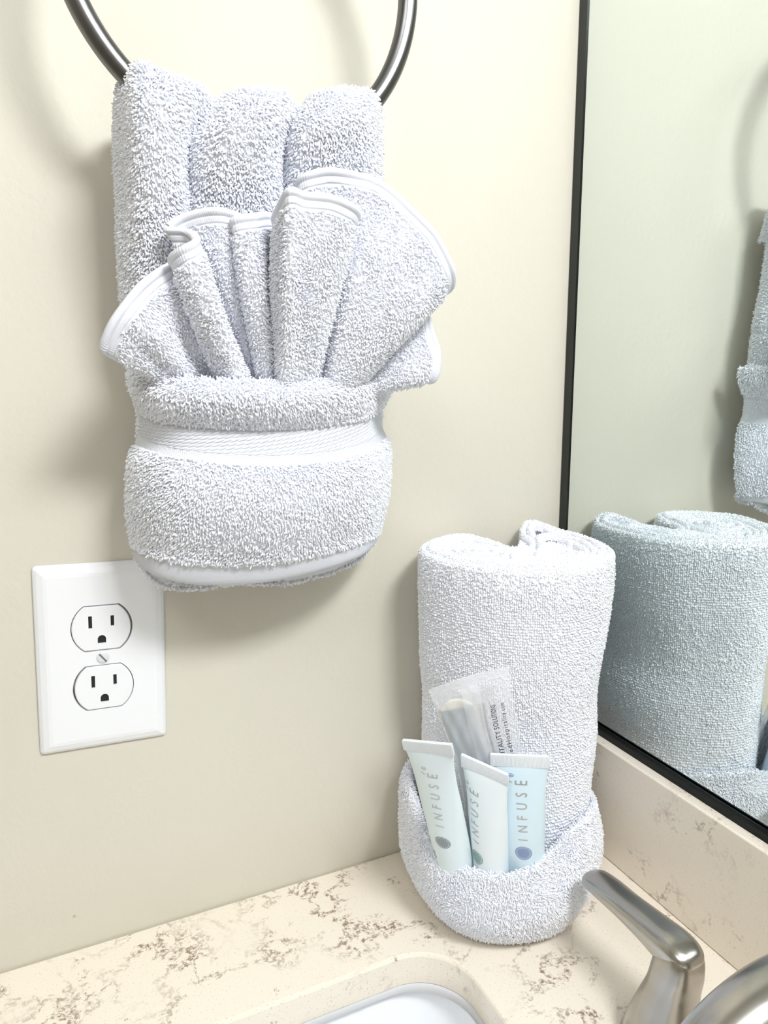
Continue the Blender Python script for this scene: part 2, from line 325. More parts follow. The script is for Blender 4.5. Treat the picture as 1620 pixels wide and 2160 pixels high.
WASHCLOTH=[[(-3142,-580,3597),(-3072,-571,3565),(-3000,-563,3533),(-2944,-554,3519),(-2887,-546,3506),(-2848,-537,3500),(-2809,-529,3494),(-2786,-520,3489),(-2787,-560,3490),(-2789,-600,3491),(-2758,-640,3487),(-2727,-680,3484),(-2692,-660,3483),(-2656,-640,3482),(-2637,-620,3481),(-2623,-600,3480),(-2608,-580,3480),(-2592,-560,3479),(-2579,-540,3477),(-2566,-520,3475),(-2581,-567,3476),(-2597,-613,3478),(-2570,-660,3478),(-2540,-613,3477),(-2509,-567,3475),(-2500,-520,3474),(-2527,-593,3476),(-2528,-667,3475),(-2529,-740,3475),(-2465,-704,3475),(-2399,-668,3476),(-2355,-632,3477),(-2309,-596,3478),(-2291,-560,3476),(-2291,-578,3477),(-2286,-595,3477),(-2281,-613,3478),(-2274,-630,3480),(-2267,-648,3482),(-2261,-665,3484),(-2246,-682,3486),(-2232,-700,3489),(-2203,-667,3490),(-2174,-633,3490),(-2145,-600,3491),(-2106,-567,3492),(-2066,-533,3494),(-2040,-500,3496),(-2027,-520,3500),(-2015,-540,3504),(-2008,-560,3510),(-1982,-535,3515),(-1954,-510,3526),(-1926,-485,3537),(-1898,-460,3549)],
 [(-3190,-633,3622),(-3189,-669,3621),(-3151,-681,3611),(-3103,-692,3636),(-3049,-715,3660),(-2982,-634,3691),(-2918,-626,3715),(-2875,-626,3722),(-2898,-691,3720),(-2905,-739,3728),(-2874,-787,3737),(-2835,-811,3744),(-2806,-782,3756),(-2795,-758,3766),(-2792,-641,3777),(-2753,-609,3796),(-2728,-674,3804),(-2685,-659,3808),(-2624,-579,3803),(-2581,-514,3789),(-2640,-635,3782),(-2678,-751,3787),(-2628,-782,3792),(-2572,-706,3799),(-2500,-620,3796),(-2521,-642,3783),(-2570,-760,3791),(-2569,-860,3816),(-2565,-928,3823),(-2499,-895,3821),(-2409,-878,3819),(-2327,-808,3811),(-2245,-659,3807),(-2257,-616,3818),(-2336,-698,3837),(-2367,-743,3855),(-2329,-698,3874),(-2266,-657,3886),(-2245,-735,3877),(-2230,-834,3860),(-2183,-832,3844),(-2121,-831,3804),(-2071,-819,3773),(-2023,-800,3726),(-1988,-755,3699),(-1961,-703,3686),(-1953,-634,3683),(-1948,-573,3686),(-1919,-601,3683),(-1903,-629,3630),(-1889,-658,3590),(-1875,-643,3552),(-1852,-584,3544),(-1867,-544,3568),(-1873,-513,3592)],
 [(-3237,-671,3647),(-3302,-743,3676),(-3293,-770,3688),(-3250,-797,3748),(-3195,-837,3804),(-3116,-757,3873),(-3025,-720,3929),(-2954,-698,3950),(-2997,-782,3941),(-3009,-836,3955),(-2977,-891,3975),(-2930,-902,3994),(-2907,-867,4018),(-2916,-819,4041),(-2952,-705,4063),(-2896,-684,4102),(-2842,-756,4116),(-2777,-764,4123),(-2689,-696,4117),(-2625,-616,4098),(-2707,-735,4078),(-2747,-847,4084),(-2674,-867,4098),(-2595,-766,4118),(-2484,-651,4122),(-2530,-727,4088),(-2599,-879,4094),(-2595,-1001,4137),(-2586,-1064,4153),(-2517,-1033,4149),(-2403,-1031,4145),(-2301,-974,4129),(-2213,-806,4128),(-2233,-698,4159),(-2358,-751,4193),(-2419,-808,4224),(-2380,-793,4257),(-2288,-764,4282),(-2226,-832,4265),(-2167,-915,4233),(-2096,-918,4201),(-1993,-922,4123),(-1920,-927,4060),(-1849,-919,3965),(-1807,-866,3912),(-1794,-798,3886),(-1822,-701,3878),(-1839,-619,3884),(-1792,-653,3873),(-1771,-688,3762),(-1749,-723,3673),(-1745,-716,3591),(-1733,-638,3563),(-1797,-587,3601),(-1840,-551,3637)],
 [(-3276,-680,3670),(-3396,-780,3724),(-3411,-820,3753),(-3371,-860,3843),(-3307,-860,3931),(-3222,-820,4027),(-3105,-740,4116),(-3009,-680,4156),(-3068,-780,4139),(-3084,-840,4157),(-3049,-900,4186),(-2996,-900,4217),(-2978,-860,4252),(-3002,-780,4290),(-3080,-720,4310),(-3010,-720,4363),(-2924,-760,4390),(-2841,-800,4396),(-2740,-780,4382),(-2662,-700,4359),(-2754,-780,4335),(-2786,-850,4350),(-2693,-860,4373),(-2593,-740,4409),(-2446,-600,4425),(-2514,-720,4365),(-2601,-900,4364),(-2594,-1040,4421),(-2580,-1100,4444),(-2506,-1070,4439),(-2369,-1080,4433),(-2257,-1060,4405),(-2183,-920,4399),(-2194,-720,4463),(-2343,-700,4524),(-2428,-760,4564),(-2405,-820,4592),(-2301,-840,4618),(-2189,-860,4610),(-2067,-880,4583),(-1978,-900,4535),(-1840,-920,4421),(-1743,-940,4328),(-1649,-940,4189),(-1599,-880,4113),(-1598,-800,4074),(-1661,-680,4064),(-1701,-580,4072),(-1635,-620,4055),(-1609,-660,3887),(-1576,-700,3752),(-1581,-700,3627),(-1610,-660,3581),(-1720,-600,3631),(-1797,-560,3678)]]
SPOUT_PATH = [(-.075, -.297, .004), (-.075, -.297, .03), (-.076, -.297, .066), (-.085, -.297, .100), (-.108, -.297, .1215), (-.138, -.297, .127), (-.168, -.297, .119), (-.186, -.297, .100), (-.191, -.297, .087)]
SPOUT_SEC = [(.0245, .0245), (.021, .021), (.0175, .0175), (.0165, .0165), (.0165, .016), (.016, .015), (.0150, .0135), (.0135, .012), (.0115, .0105)]
SACH_PAD = (-.1525, -.0875, .1560)

# ------------------------------------------------------------------ the room
W0 = 0.012          # painted face of the outlet wall sits this far behind the counter's back edge
XM = 0.0            # mirror face
BT, BH = 0.0101, 0.0882
FL, CE = -0.86, 1.56
def slab(name, a, b, m, label=None):
    g = Geo(); g.box(a, b); o = g.make(name, m, smooth=False); o['kind'] = 'structure'
    return o
# the outlet wall: its plaster runs out a little towards the counter
g = Geo(); prof = [(W0+.1, CE), (W0, CE), (W0, .6), (W0, .2)]+[(.0030+(W0-.0030)*(.5-.5*math.cos(math.pi*k/16)), .002+.15*k/16) for k in range(16, -1, -1)]+[(.0032, -.006), (W0, -.02), (W0, FL), (W0+.1, FL)]
g.grid(np.array([[(x, y, z) for y, z in prof] for x in (-1.9, .10)]), cv=True)
o = g.make('wall_back', M['wall']); o['kind'] = 'structure'
slab('wall_right', (.006, -1.75, FL), (.10, W0, CE), M['wall'])
slab('wall_front', (-1.9, -1.85, FL), (.10, -1.75, CE), M['wall'])
slab('wall_left', (-2.0, -1.85, FL), (-1.9, W0+.1, CE), M['wall'])
slab('floor', (-2.0, -1.85, FL-.1), (.10, W0+.1, FL), M['floor'])
slab('ceiling', (-2.0, -1.85, CE), (.10, W0+.1, CE+.1), M['ceiling'])

# mirror
mr = empty('wall_mirror', (0, -.6, BH), 'tall frameless wall mirror standing on the stone backsplash, dark edge beside the painted wall', 'mirror')
g = Geo(); g.box((0, -1.35, BH+.0035), (.0055, W0-.0035, 1.05)); g.make('mirror_glass', M['mirror'], mr, False)
g = Geo(); g.box((-.0010, W0-.0090, BH+.0035), (.0058, W0-.0008, 1.05))
g.make('edge_strip', M['black'], mr, False)
g = Geo(); g.box((-.0022, -1.35, BH), (.0058, W0-.0008, BH+.0022)); g.box((-.0022, -1.35, BH+.0022), (-.0011, W0-.0008, BH+.0080))
o = g.make('bottom_channel', M['channel'], mr, False)

# vanity: cabinet, countertop with the sink cut-out, backsplash
vc = empty('vanity_cabinet', (-.28, -.7, FL), 'brown wooden vanity cabinet under the stone countertop', 'cabinet')
g = Geo(); g.box((-.53, -1.35, FL), (.004, .0, -.032)); 
g2 = Geo(); g2.box((-.53, -1.35, FL), (-.515, 0, -.032)); g2.box((-.53, -1.35, FL), (.004, -1.335, -.032)); g2.box((-.53, -.015, FL), (.004, 0, -.032)); g2.box((-.53, -1.35, FL), (.004, 0, FL+.015))
g2.make('body', M['cabinet'], vc, False)
for y0, y1 in ((-1.33, -.68), (-.67, -.02)):
    g = Geo(); g.box((-.548, y0, FL+.1), (-.531, y1, -.06)); bevel(g.make('door', M['cabinet'], vc, False), .003)

def rounded(x0, x1, y0, y1, r, n=14):
    pts = []
    for cx, cy, a0 in ((x1-r, y1-r, 0), (x0+r, y1-r, 90), (x0+r, y0+r, 180), (x1-r, y0+r, 270)):
        for k in range(n+1):
            a = math.radians(a0+90*k/n); pts.append((cx+r*math.cos(a), cy+r*math.sin(a)))
    return np.array(pts)
SX0, SX1, SY0, SY1 = -.475, -.1595, -.56, -.0905
hole = rounded(SX0, SX1, SY0, SY1, .037)
def outer_for(h, x0, x1, y0, y1):
    c = np.array([(SX0+SX1)/2, (SY0+SY1)/2]); out = []
    for p in h:
        d = p-c; t = min([(x1-c[0])/d[0] if d[0] > 1e-9 else 1e9, (x0-c[0])/d[0] if d[0] < -1e-9 else 1e9,
                          (y1-c[1])/d[1] if d[1] > 1e-9 else 1e9, (y0-c[1])/d[1] if d[1] < -1e-9 else 1e9])
        out.append(c+d*t)
    return np.array(out)
def ring3(P, z): return np.c_[P, np.full(len(P), z)]
CX0, CX1, CY0, CY1 = -.56, .005, -1.4, .0015
og = outer_for(hole, CX0, CX1, CY0, CY1)
# snap the nearest outer point to each corner
for c in ((CX0, CY0), (CX0, CY1), (CX1, CY0), (CX1, CY1)):
    k = np.argmin(np.linalg.norm(og-np.array(c), axis=1)); og[k] = c
TH = -.0205
def hole_off(d): return rounded(SX0-d, SX1+d, SY0-d, SY1+d, .037+d)
rings = [ring3(og, TH), ring3(og, 0), ring3(hole_off(.0022), 0), ring3(hole_off(.0008), -.0005), ring3(hole_off(0), -.0018), ring3(hole, TH), ring3(og, TH)]
g = Geo(); g.grid(np.array(rings), cv=True, flip=False)
ct = g.make('stone_countertop', M['quartz'], smooth=False)
for p in ct.data.polygons: p.use_smooth = False
tag(ct, 'cream quartz countertop with brown veins around the sink opening', 'countertop')
g = Geo(); g.box((-BT, -1.4, .0003), (.005, .0015, BH)); bs = bevel(g.make('stone_backsplash', M['quartz2'], smooth=False), .0012)
tag(bs, 'low cream quartz backsplash standing upright under the mirror', 'backsplash')
# darker strip along the joint between counter and wall
g = Geo(); g.box((-1.2, .0012, -.004), (-BT, .0034, -.0004))
ck = g.make('trim_1', M['joint_strip'], smooth=False); ck['kind'] = 'structure'

# sink basin
sk = empty('sink_basin', ((SX0+SX1)/2, (SY0+SY1)/2, -.16), 'white undermount porcelain sink basin set under the stone countertop', 'sink')
lv = [(-.012, TH-.001), (-.004, TH-.001), (.004, TH-.003), (.002, -.030), (-.004, -.08), (-.014, -.12), (-.035, -.145), (-.07, -.155), (-.11, -.158)]
rg = [ring3(rounded(SX0-.012, SX1+.012, SY0-.012, SY1+.012, .045), TH-.009), ring3(rounded(SX0-.012, SX1+.012, SY0-.012, SY1+.012, .045), TH-.0008)]
for d, z in lv[1:]:
    rr = max(.037+d, .02); rg.append(ring3(rounded(SX0-d if d < 0 else SX0-d, SX1+d, SY0-d, SY1+d, max(.04+d*.3, .02)), z))
g = Geo(); g.grid(np.array(rg), cv=True)
c = np.array([(SX0+SX1)/2, (SY0+SY1)/2]); last = rg[-1]
dr = np.c_[c[0]+.022*np.cos(np.linspace(0, 6.283, len(last), endpoint=False)+.3), c[1]+.022*np.sin(np.linspace(0, 6.283, len(last), endpoint=False)+.3), np.full(len(last), -.162)]
g.grid(np.array([last, dr]), cv=True)
bo = g.make('bowl', M['porcelain'], sk)
g = Geo(); a = np.linspace(0, 2*np.pi, 32, endpoint=False)
g.grid(np.array([[(c[0]+r*math.cos(t), c[1]+r*math.sin(t), z) for t in a] for r, z in ((.024, -.1615), (.0225, -.1600), (.018, -.1603), (.016, -.163), (.001, -.163))]), cv=True)
g.make('drain', M['nickel'], sk)

# ------------------------------------------------------------------ sweeps for metal parts
def sweep(geo, path, sec, nsec=36, n=60, expo=2.0, ref=(0, 0, 1), cap=True):
    """path Nx3, sec list of (a,b[,expo]) semi-axes per control point; a along side axis"""
    path = np.asarray(path, float); t = np.linspace(0, len(path)-1, n)
    P = cr(path, t); S = cr(np.array([(s[0], s[1], s[2] if len(s) > 2 else expo) for s in sec]), t)
    T = np.gradient(P, axis=0); T /= np.linalg.norm(T, axis=1, keepdims=True)
    side = np.cross(np.array(ref, float), T[0]);
    if np.linalg.norm(side) < 1e-3: side = np.array([1., 0, 0])
    rows = []
    for p, tt, s in zip(P, T, S):
        side = side-tt*(side@tt); side /= np.linalg.norm(side); up = np.cross(tt, side)
        a = np.linspace(0, 2*np.pi, nsec, endpoint=False); e = 2/s[2]
        ca, sa = np.cos(a), np.sin(a)
        rows.append(p+side*(s[0]*np.sign(ca)*abs(ca)**e)[:, None]+up*(s[1]*np.sign(sa)*abs(sa)**e)[:, None])
    rows = np.array(rows); geo.grid(rows, cv=True)
    if cap:
        for r_, f in ((rows[0], True), (rows[-1], False)):
            geo.grid(np.array([r_, r_.mean(0)+(r_-r_.mean(0))*.02]), cv=True, flip=f)
def lathe(geo, prof, c, n=48):
    a = np.linspace(0, 2*np.pi, n, endpoint=False)
    geo.grid(np.array([[(c[0]+r*math.cos(t), c[1]+r*math.sin(t), c[2]+z) for t in a] for r, z in prof]), cv=True)

# faucet handle
fh = empty('tap', (-.0865, -.2065, 0), 'brushed nickel lever tap standing on the counter between the rolled towel and the spout', 'tap')
g = Geo(); lathe(g, [(.001, .0002), (.0218, .0002), (.0222, .001), (.0222, .003), (.0216, .0040), (.001, .0041)], (-.0865, -.2065, 0)); g.make('base_ring', M['nickel'], fh)
g = Geo()
sweep(g, [(-.0865, -.2065, .004), (-.0862, -.2068, .014), (-.0855, -.2074, .026), (-.0838, -.2085, .038), (-.0822, -.209, .048), (-.0812, -.208, .056), (-.0815, -.2045, .0605)],
      [(.0215, .0215, 2), (.0192, .0190, 2.1), (.0155, .0150, 2.4), (.0132, .0122, 2.8), (.0122, .0115, 3.2), (.0110, .0100, 3.2), (.0085, .0030, 3)], n=60, nsec=48, ref=(0, 1, 0))
g.make('stem', M['nickel'], fh)
g = Geo()
sweep(g, [(-.0805, -.2155, .0535), (-.0806, -.2135, .0560), (-.0812, -.205, .0568), (-.0822, -.190, .0580), (-.0838, -.172, .0592), (-.0840, -.155, .0588), (-.0838, -.1435, .0575), (-.0838, -.1395, .0568)],
      [(.0055, .0030, 2.5), (.0102, .0070, 2.8), (.0112, .0088, 2.9), (.0105, .0072, 2.7), (.0098, .0058, 2.5), (.0100, .0050, 2.4), (.0088, .0042, 2.3), (.0035, .0020, 2.2)], n=80, nsec=48)
g.make('lever', M['nickel'], fh)
for ch in [c_ for c_ in bpy.data.objects if c_.parent == fh]:
    ch.data.transform(Matrix.Translation((-.0025, .0015, 0)))
# spout
sp = empty('spout', (-.075, -.30, 0), 'brushed nickel faucet spout arching over the sink at the bottom right', 'faucet spout')
g = Geo(); lathe(g, [(.001, .0002), (.027, .0002), (.0278, .001), (.0278, .005), (.0262, .0062), (.001, .0063)], (-.075, -.30, 0)); g.make('base_ring', M['nickel'], sp)
g = Geo()
sweep(g, SPOUT_PATH, SPOUT_SEC, n=80, nsec=48, ref=(0, 1, 0))
g.make('spout_arm', M['nickel'], sp)
g = Geo(); e = np.array(SPOUT_PATH[-1]); lathe(g, [(.0085, .004), (.0085, -.006), (.0075, -.0075), (.006, -.0062), (.001, -.006)], e); g.make('aerator', M['nickel'], sp)

# ------------------------------------------------------------------ outlet
PX, PZ, PW, PH, PA = -.3491, .1916, .0744, .1185, .043
def plate_pt(x, z, d):   # x,z on the plate, d out of the wall
    return (PX+x*math.cos(PA)+z*math.sin(PA), W0-d, PZ-x*math.sin(PA)+z*math.cos(PA))
ol = empty('wall_outlet', (PX, W0, PZ), 'white duplex electrical outlet with cover plate on the painted wall', 'outlet')
def duplex(r, h, n=20):
    a0 = math.asin(h/r); pts = []
    for s in (1, -1):
        for k in range(n+1):
            a = -a0+2*a0*k/n; pts.append((s*r*math.cos(a), s*r*math.sin(a)))
    return np.array(pts)
RW, RH = .0171, .0140
# plate with two face openings: built as bmesh grid of rings from openings
def plate_mesh():
    bm = bmesh.new()
    def loop(pts, d): return [bm.verts.new(plate_pt(x, z, d)) for x, z in pts]
    def bridge(a, b):
        n = len(a)
        for k in range(n):
            try: bm.faces.new((a[k], a[(k+1) % n], b[(k+1) % n], b[k]))
            except ValueError: pass
    ro = lambda i: rounded(-PW/2+i, PW/2-i, -PH/2+i, PH/2-i, max(.0026-i, .0006), 6)
    L = [loop(ro(0), .0002), loop(ro(0), .0016), loop(ro(.0006), .0026), loop(ro(.0022), .0038), loop(ro(.0055), .0050), loop(ro(.0075), .0053)]
    for a, b in zip(L[:-1], L[1:]): bridge(a, b)
    inner = []
    for cz in (.01905, -.01905):
        d = duplex(RW+.0006, RH+.0005); up = loop(d+[0, cz], .0053); dn = loop(d+[0, cz], .0010); bridge(dn, up); inner.append(up)
    bm.edges.ensure_lookup_table()
    top = []
    for lp in [L[-1]]+inner:
        n = len(lp)
        for k in range(n):
            e = bm.edges.get((lp[k], lp[(k+1) % n]))
            if e: top.append(e)
    bmesh.ops.triangle_fill(bm, edges=top, use_beauty=True)
    bmesh.ops.recalc_face_normals(bm, faces=bm.faces)
    me = bpy.data.meshes.new('cover_plate'); bm.to_mesh(me); bm.free(); me.materials.append(M['plastic'])
    o = bpy.data.objects.new('cover_plate', me); COL.objects.link(o); o.parent = ol; o.matrix_parent_inverse = Matrix.Translation(-ol.location)
    return o
pl = plate_mesh()
for cz in (.01905, -.01905):
    ox = -.00028 if cz > 0 else .00028
    # receptacle face with real slots cut by ring fills
    bm = bmesh.new()
    def loop(pts, d): return [bm.verts.new(plate_pt(x+ox, z+cz, d)) for x, z in pts]
    def bridge(a, b):
        n = len(a)
        for k in range(n): bm.faces.new((a[k], a[(k+1) % n], b[(k+1) % n], b[k]))
    d = duplex(RW-.0002, RH-.0002); d2 = duplex(RW-.0007, RH-.0007)
    A = loop(d, .0012); B = loop(d, .0056); Cc = loop(d2, .0061); bridge(A, B); bridge(B, Cc)
    def rect(x, z, w, h): return [(x-w/2, z-h/2), (x+w/2, z-h/2), (x+w/2, z+h/2), (x-w/2, z+h/2)]
    gp = [(-.0024, -.0095), (.0024, -.0095)]+[(.0024*math.cos(t), -.0068+.0024*math.sin(t)) for t in np.linspace(0, math.pi, 9)]
    slots = [rect(-.0063, .0042, .0021, .0078), rect(.0063, .0042, .0020, .0066), gp]
    es = []
    tops = [Cc]; 
    for s_ in slots:
        tp = loop(s_, .0061); bt = loop(s_, .0016); bridge(bt, tp); tops.append(tp)
    for lp in tops:
        for k in range(len(lp)):
            e = bm.edges.get((lp[k], lp[(k+1) % len(lp)])); es.append(e)
    bmesh.ops.triangle_fill(bm, edges=es, use_beauty=True)
    bmesh.ops.recalc_face_normals(bm, faces=bm.faces)
    me = bpy.data.meshes.new('receptacle'); bm.to_mesh(me); bm.free(); me.materials.append(M['plastic'])
    rc = bpy.data.objects.new('receptacle', me); COL.objects.link(rc); rc.parent = ol; rc.matrix_parent_inverse = Matrix.Translation(-ol.location)
    g = Geo()
    for s_ in slots:
        s_ = np.array(s_); cen = s_.mean(0); pts = [plate_pt(x+ox, z+cz, .0050) for x, z in cen+(s_-cen)*1.02]
        V = pts+[plate_pt(cen[0]+ox, cen[1]+cz, .0050)]; n = len(pts)
        g.add(V, [(k, (k+1) % n, n) for k in range(n)])
    bk = g.make('slot_shade', M['dark'], rc, False)  # near-black sheet inside the slots, paints the shade of the recesses
g = Geo()
a = np.linspace(0, 2*np.pi, 32, endpoint=False)
g.grid(np.array([[plate_pt(r*math.cos(t), r*math.sin(t), d) for t in a] for r, d in ((.0037, .0050), (.0037, .0056), (.0034, .0060), (.0020, .0062), (.0001, .0062))]), cv=True)
sc_ = g.make('screw', M['screw'], ol)
g = Geo(); c5, s5 = math.cos(math.radians(-52)), math.sin(math.radians(-52))
P = []
for d in (.0055, .0063):
    for x, z in ((-.0033, -.0005), (.0033, -.0005), (.0033, .0005), (-.0033, .0005)):
        P.append(plate_pt(x*c5-z*s5, x*s5+z*c5, d))
g.add(P, [(0, 3, 2, 1), (4, 5, 6, 7), (0, 1, 5, 4), (1, 2, 6, 5), (2, 3, 7, 6), (3, 0, 4, 7)])
o = g.make('screw_slot', M['slotgrey'], ol, False)

# ------------------------------------------------------------------ towel ring
RC = np.array([-.2575, -.0500, .5687]); RR = .0895
tr = empty('towel_ring', (RC[0], W0, RC[2]+RR), 'satin nickel towel ring on the wall above the hanging towel', 'towel ring')
g = Geo(); a = np.linspace(0, 2*np.pi, 160, endpoint=False); b = np.linspace(0, 2*np.pi, 24, endpoint=False)
g.grid(np.array([[(RC[0]+(RR+.0054*math.cos(q))*math.cos(t), RC[1]+.0054*math.sin(q), RC[2]+(RR+.0054*math.cos(q))*math.sin(t)) for q in b] for t in a]), cu=True, cv=True)
g.make('ring', M['ring'], tr)
g = Geo()
sweep(g, [(RC[0], W0-.001, RC[2]+RR+.004), (RC[0], W0-.006, RC[2]+RR+.004), (RC[0], W0-.010, RC[2]+RR+.004)], [(.026, .026), (.026, .026), (.022, .022)], n=12, ref=(1, 0, 0))
g.make('wall_flange', M['ring'], tr)
g = Geo()
sweep(g, [(RC[0], W0-.009, RC[2]+RR+.004), (RC[0], -.02, RC[2]+RR+.004), (RC[0], -.045, RC[2]+RR+.004), (RC[0], -.060, RC[2]+RR+.002)], [(.009, .009), (.0085, .0085), (.010, .010), (.009, .009)], n=24, ref=(1, 0, 0))
g.make('post', M['ring'], tr)

# ------------------------------------------------------------------ hand towel on the ring
def net(a): return np.array(a, float)*1e-4
ht = empty('hand_towel', (-.26, -.03, .25), 'white terry hand towel on the ring, folded into a pocket with a woven band', 'towel')
CEN = np.array([-.255, .03, .36])
P_ = net(PANEL)
# front surface of the panel (rows down, columns left to right) closed behind by a flatter back layer
G = dense(P_, 150, 150); 
tow = np.broadcast_to(np.array([0, -1., .15]), G.shape)
Nn = normals(G)
# top rows look up / back: use a point inside the fold for orientation
core = G.copy(); core[..., 1] = -.034; core[..., 2] = np.minimum(G[..., 2], .492)
inside = np.stack([np.clip(G[..., 0], -.300, -.200), np.full(G.shape[:2], -.036), np.clip(G[..., 2], .262, .488)], -1)
Nn = orient(G, Nn, G-inside)
def side_wrap(G, side, depth, n=10):
    """turn the panel's side edge back towards the wall"""
    col = G[:, 0] if side < 0 else G[:, -1]
    out = []
    for k in range(n+1):
        t = k/n; a = t*math.pi/2
        q = col.copy(); room = np.minimum(depth, -.0015-col[:, 1]*0+0)  # placeholder for shape
        q[:, 0] += side*.0022*math.sin(a*2)*1.0 - side*.010*t*t
        q[:, 1] = col[:, 1]+(np.maximum(col[:, 1]+.016, -.008)-col[:, 1])*math.sin(a)
        out.append(q)
    return np.stack(out, 1)
g = Geo()
G0 = G+.0006*noise3(G, 90, 3)
g.grid(G0)
WL, WR = side_wrap(G, -1, .016), side_wrap(G, 1, .016)
g.grid(WL); g.grid(WR)
# back layer
bk_ = np.stack([WL[:, -1]*(1-t)+WR[:, -1]*t for t in np.linspace(0, 1, 20)], 1); g.grid(bk_)
lay = (0, 0, -1)
pile(g, G, Nn, .00108, .0023, .00050, lay=lay, tilt=.75, wander=.55, seed=1)
for Wd, sd in ((WL, -1), (WR, 1)):
    Nw = orient(Wd, normals(Wd), np.broadcast_to(np.array([sd, -.3, 0.]), Wd.shape))
    pile(g, Wd, Nw, .00118, .0027, .00046, lay=lay, tilt=.6, wander=.8, seed=7+sd)
g.make('terry_panel', M['terry'], ht)

K = net(POCKET); nr = K.shape[0]
NV = 130
def prow(t0, t1, n):
    A = cr(K, np.linspace(t0, t1, n)); B = cr(np.swapaxes(A, 0, 1), np.linspace(0, K.shape[1]-1, NV)); return np.swapaxes(B, 0, 1)
def outw(G):
    ins = np.stack([np.clip(G[..., 0], -.295, -.205), np.full(G.shape[:2], -.030), G[..., 2]], -1)
    return G-ins
# rolled rim + upper terry strip
g = Geo(); G = prow(0, 5, 70); Nn = normals(G)
ins = np.stack([np.clip(G[..., 0], -.29, -.21), np.interp(G[..., 0], [-.32, -.265, -.175], [-.034, -.068, -.028]), np.minimum(G[..., 2], .350)], -1)
Nn = orient(G, Nn, G-ins)
Nn[:14] = orient(G[:14], normals(G)[:14], np.broadcast_to(np.array([0, 1., .4]), G[:14].shape))
g.grid(G); pile(g, G, Nn, .00108, .0025, .00049, lay=(0, 0, -1), tilt=.75, wander=.45, seed=11)
g.make('pocket_rim', M['terry'], ht)
# lower terry face
g = Geo(); G = prow(8, 13.05, 90); G = G+.0009*noise3(G, 60, 9)*np.array([.3, 1, .3]); Nn = orient(G, normals(G), outw(G)); g.grid(G)
pile(g, G, Nn, .00108, .0023, .00048, lay=(-.25, 0, -1), tilt=.7, wander=.6, seed=12)
g.make('pocket', M['terry'], ht)
# woven band: basket weave relief
def weave(G, Nn, fn, amp): return G+Nn*(fn*amp)[..., None]
def seg(t0, t1, nrow, ncol):
    A = cr(K, np.linspace(t0, t1, nrow)); B = cr(np.swapaxes(A, 0, 1), np.linspace(0, K.shape[1]-1, ncol)); return np.swapaxes(B, 0, 1)
g = Geo(); G = seg(4.95, 8.1, 150, 640); Nn = orient(G, normals(G), outw(G))
s_ = np.concatenate([[0], np.cumsum(np.linalg.norm(np.diff(G[75], axis=0), axis=1))])[None]*1000; 
h_ = np.concatenate([[0], np.cumsum(np.linalg.norm(np.diff(G[:, 320], axis=0), axis=1))])[:, None]*1000; H_ = h_[-1, 0]
u1 = (s_+1.3*h_)/3.5; v1 = (h_+.12*s_)/2.1
cell = np.abs(np.sin(math.pi*(u1+.5*(np.floor(v1) % 2))))**.8*np.abs(np.sin(math.pi*v1))**.45
ribs = (.5+.5*np.sin(2*math.pi*s_/1.15))*np.ones_like(h_)*(.6+.4*np.sin(2*math.pi*h_/.9))
mid = ((h_ > H_*.14) & (h_ < H_*.70))
f = np.where(mid, cell, ribs*.6)
g.grid(weave(G, Nn, f, .00075)); g.make('woven_band', M['flat_weave'], ht)
# hem with fine diagonal twill, turned under
g = Geo(); G = seg(12.98, 15, 60, 520); Nn = orient(G, normals(G), outw(G))
s_ = np.concatenate([[0], np.cumsum(np.linalg.norm(np.diff(G[20], axis=0), axis=1))])[None]*1000; h_ = np.concatenate([[0], np.cumsum(np.linalg.norm(np.diff(G[:, 260], axis=0), axis=1))])[:, None]*1000
f = .5+.5*np.sin(2*math.pi*(s_+.7*h_)/1.0); g.grid(weave(G, Nn, f, .00030)); g.make('hem', M['flat_weave'], ht)

# ------------------------------------------------------------------ fanned washcloth
wc = empty('washcloth', (-.25, -.07, .335), 'white terry washcloth pleated into a fan, tucked into the pocket of the hanging towel', 'washcloth')
Wn = net(WASHCLOTH)
nV = 54*9+1
A = cr(np.swapaxes(Wn, 0, 1), np.linspace(0, Wn.shape[1]-1, nV)); A = np.swapaxes(A, 0, 1)   # 4 x nV
NR = 90
G = cr(A, np.linspace(0, 3, NR))
G = G+.0008*noise3(G, 70, 21)
Nf = normals(G)
if (Nf[..., 1].mean() > 0): Nf = -Nf
# the hem follows the free edge
r_ = np.linspace(0, 1, NR)
edge_d = np.linalg.norm(G-G[-1:], axis=-1)
th = .0011
def two(Ga, Na, rows, fn=None, t=th):
    g = Geo(); A_, B_ = Ga[rows]+Na[rows]*t, Ga[rows]-Na[rows]*t
    g.grid(A_); g.grid(B_)
    for k in (0, -1): g.grid(np.stack([A_[:, k], B_[:, k]], 1))
    g.grid(np.stack([A_[-1], (Ga[rows][-1]+(A_[-1]-A_[-2])*.6), B_[-1]], 0))
    return g
ns = slice(0, NR)
g = two(G, Nf, ns, t=.0009)
kp = lambda a, b, P: np.array([edge_d[int(x*(NR-1)), int(y*(nV-1))] for x, y in zip(a, b)]) > .0068
pile(g, G+Nf*.0008, Nf, .00110, .0020, .00045, lay=(0, -.2, -.6), tilt=.6, wander=.8, keep=kp, seed=31)
pile(g, G-Nf*.0008, -Nf, .00140, .0021, .00042, lay=(0, -.2, -.6), tilt=.55, wander=.8, keep=kp, seed=32)
g.make('terry_body', M['terry'], wc)
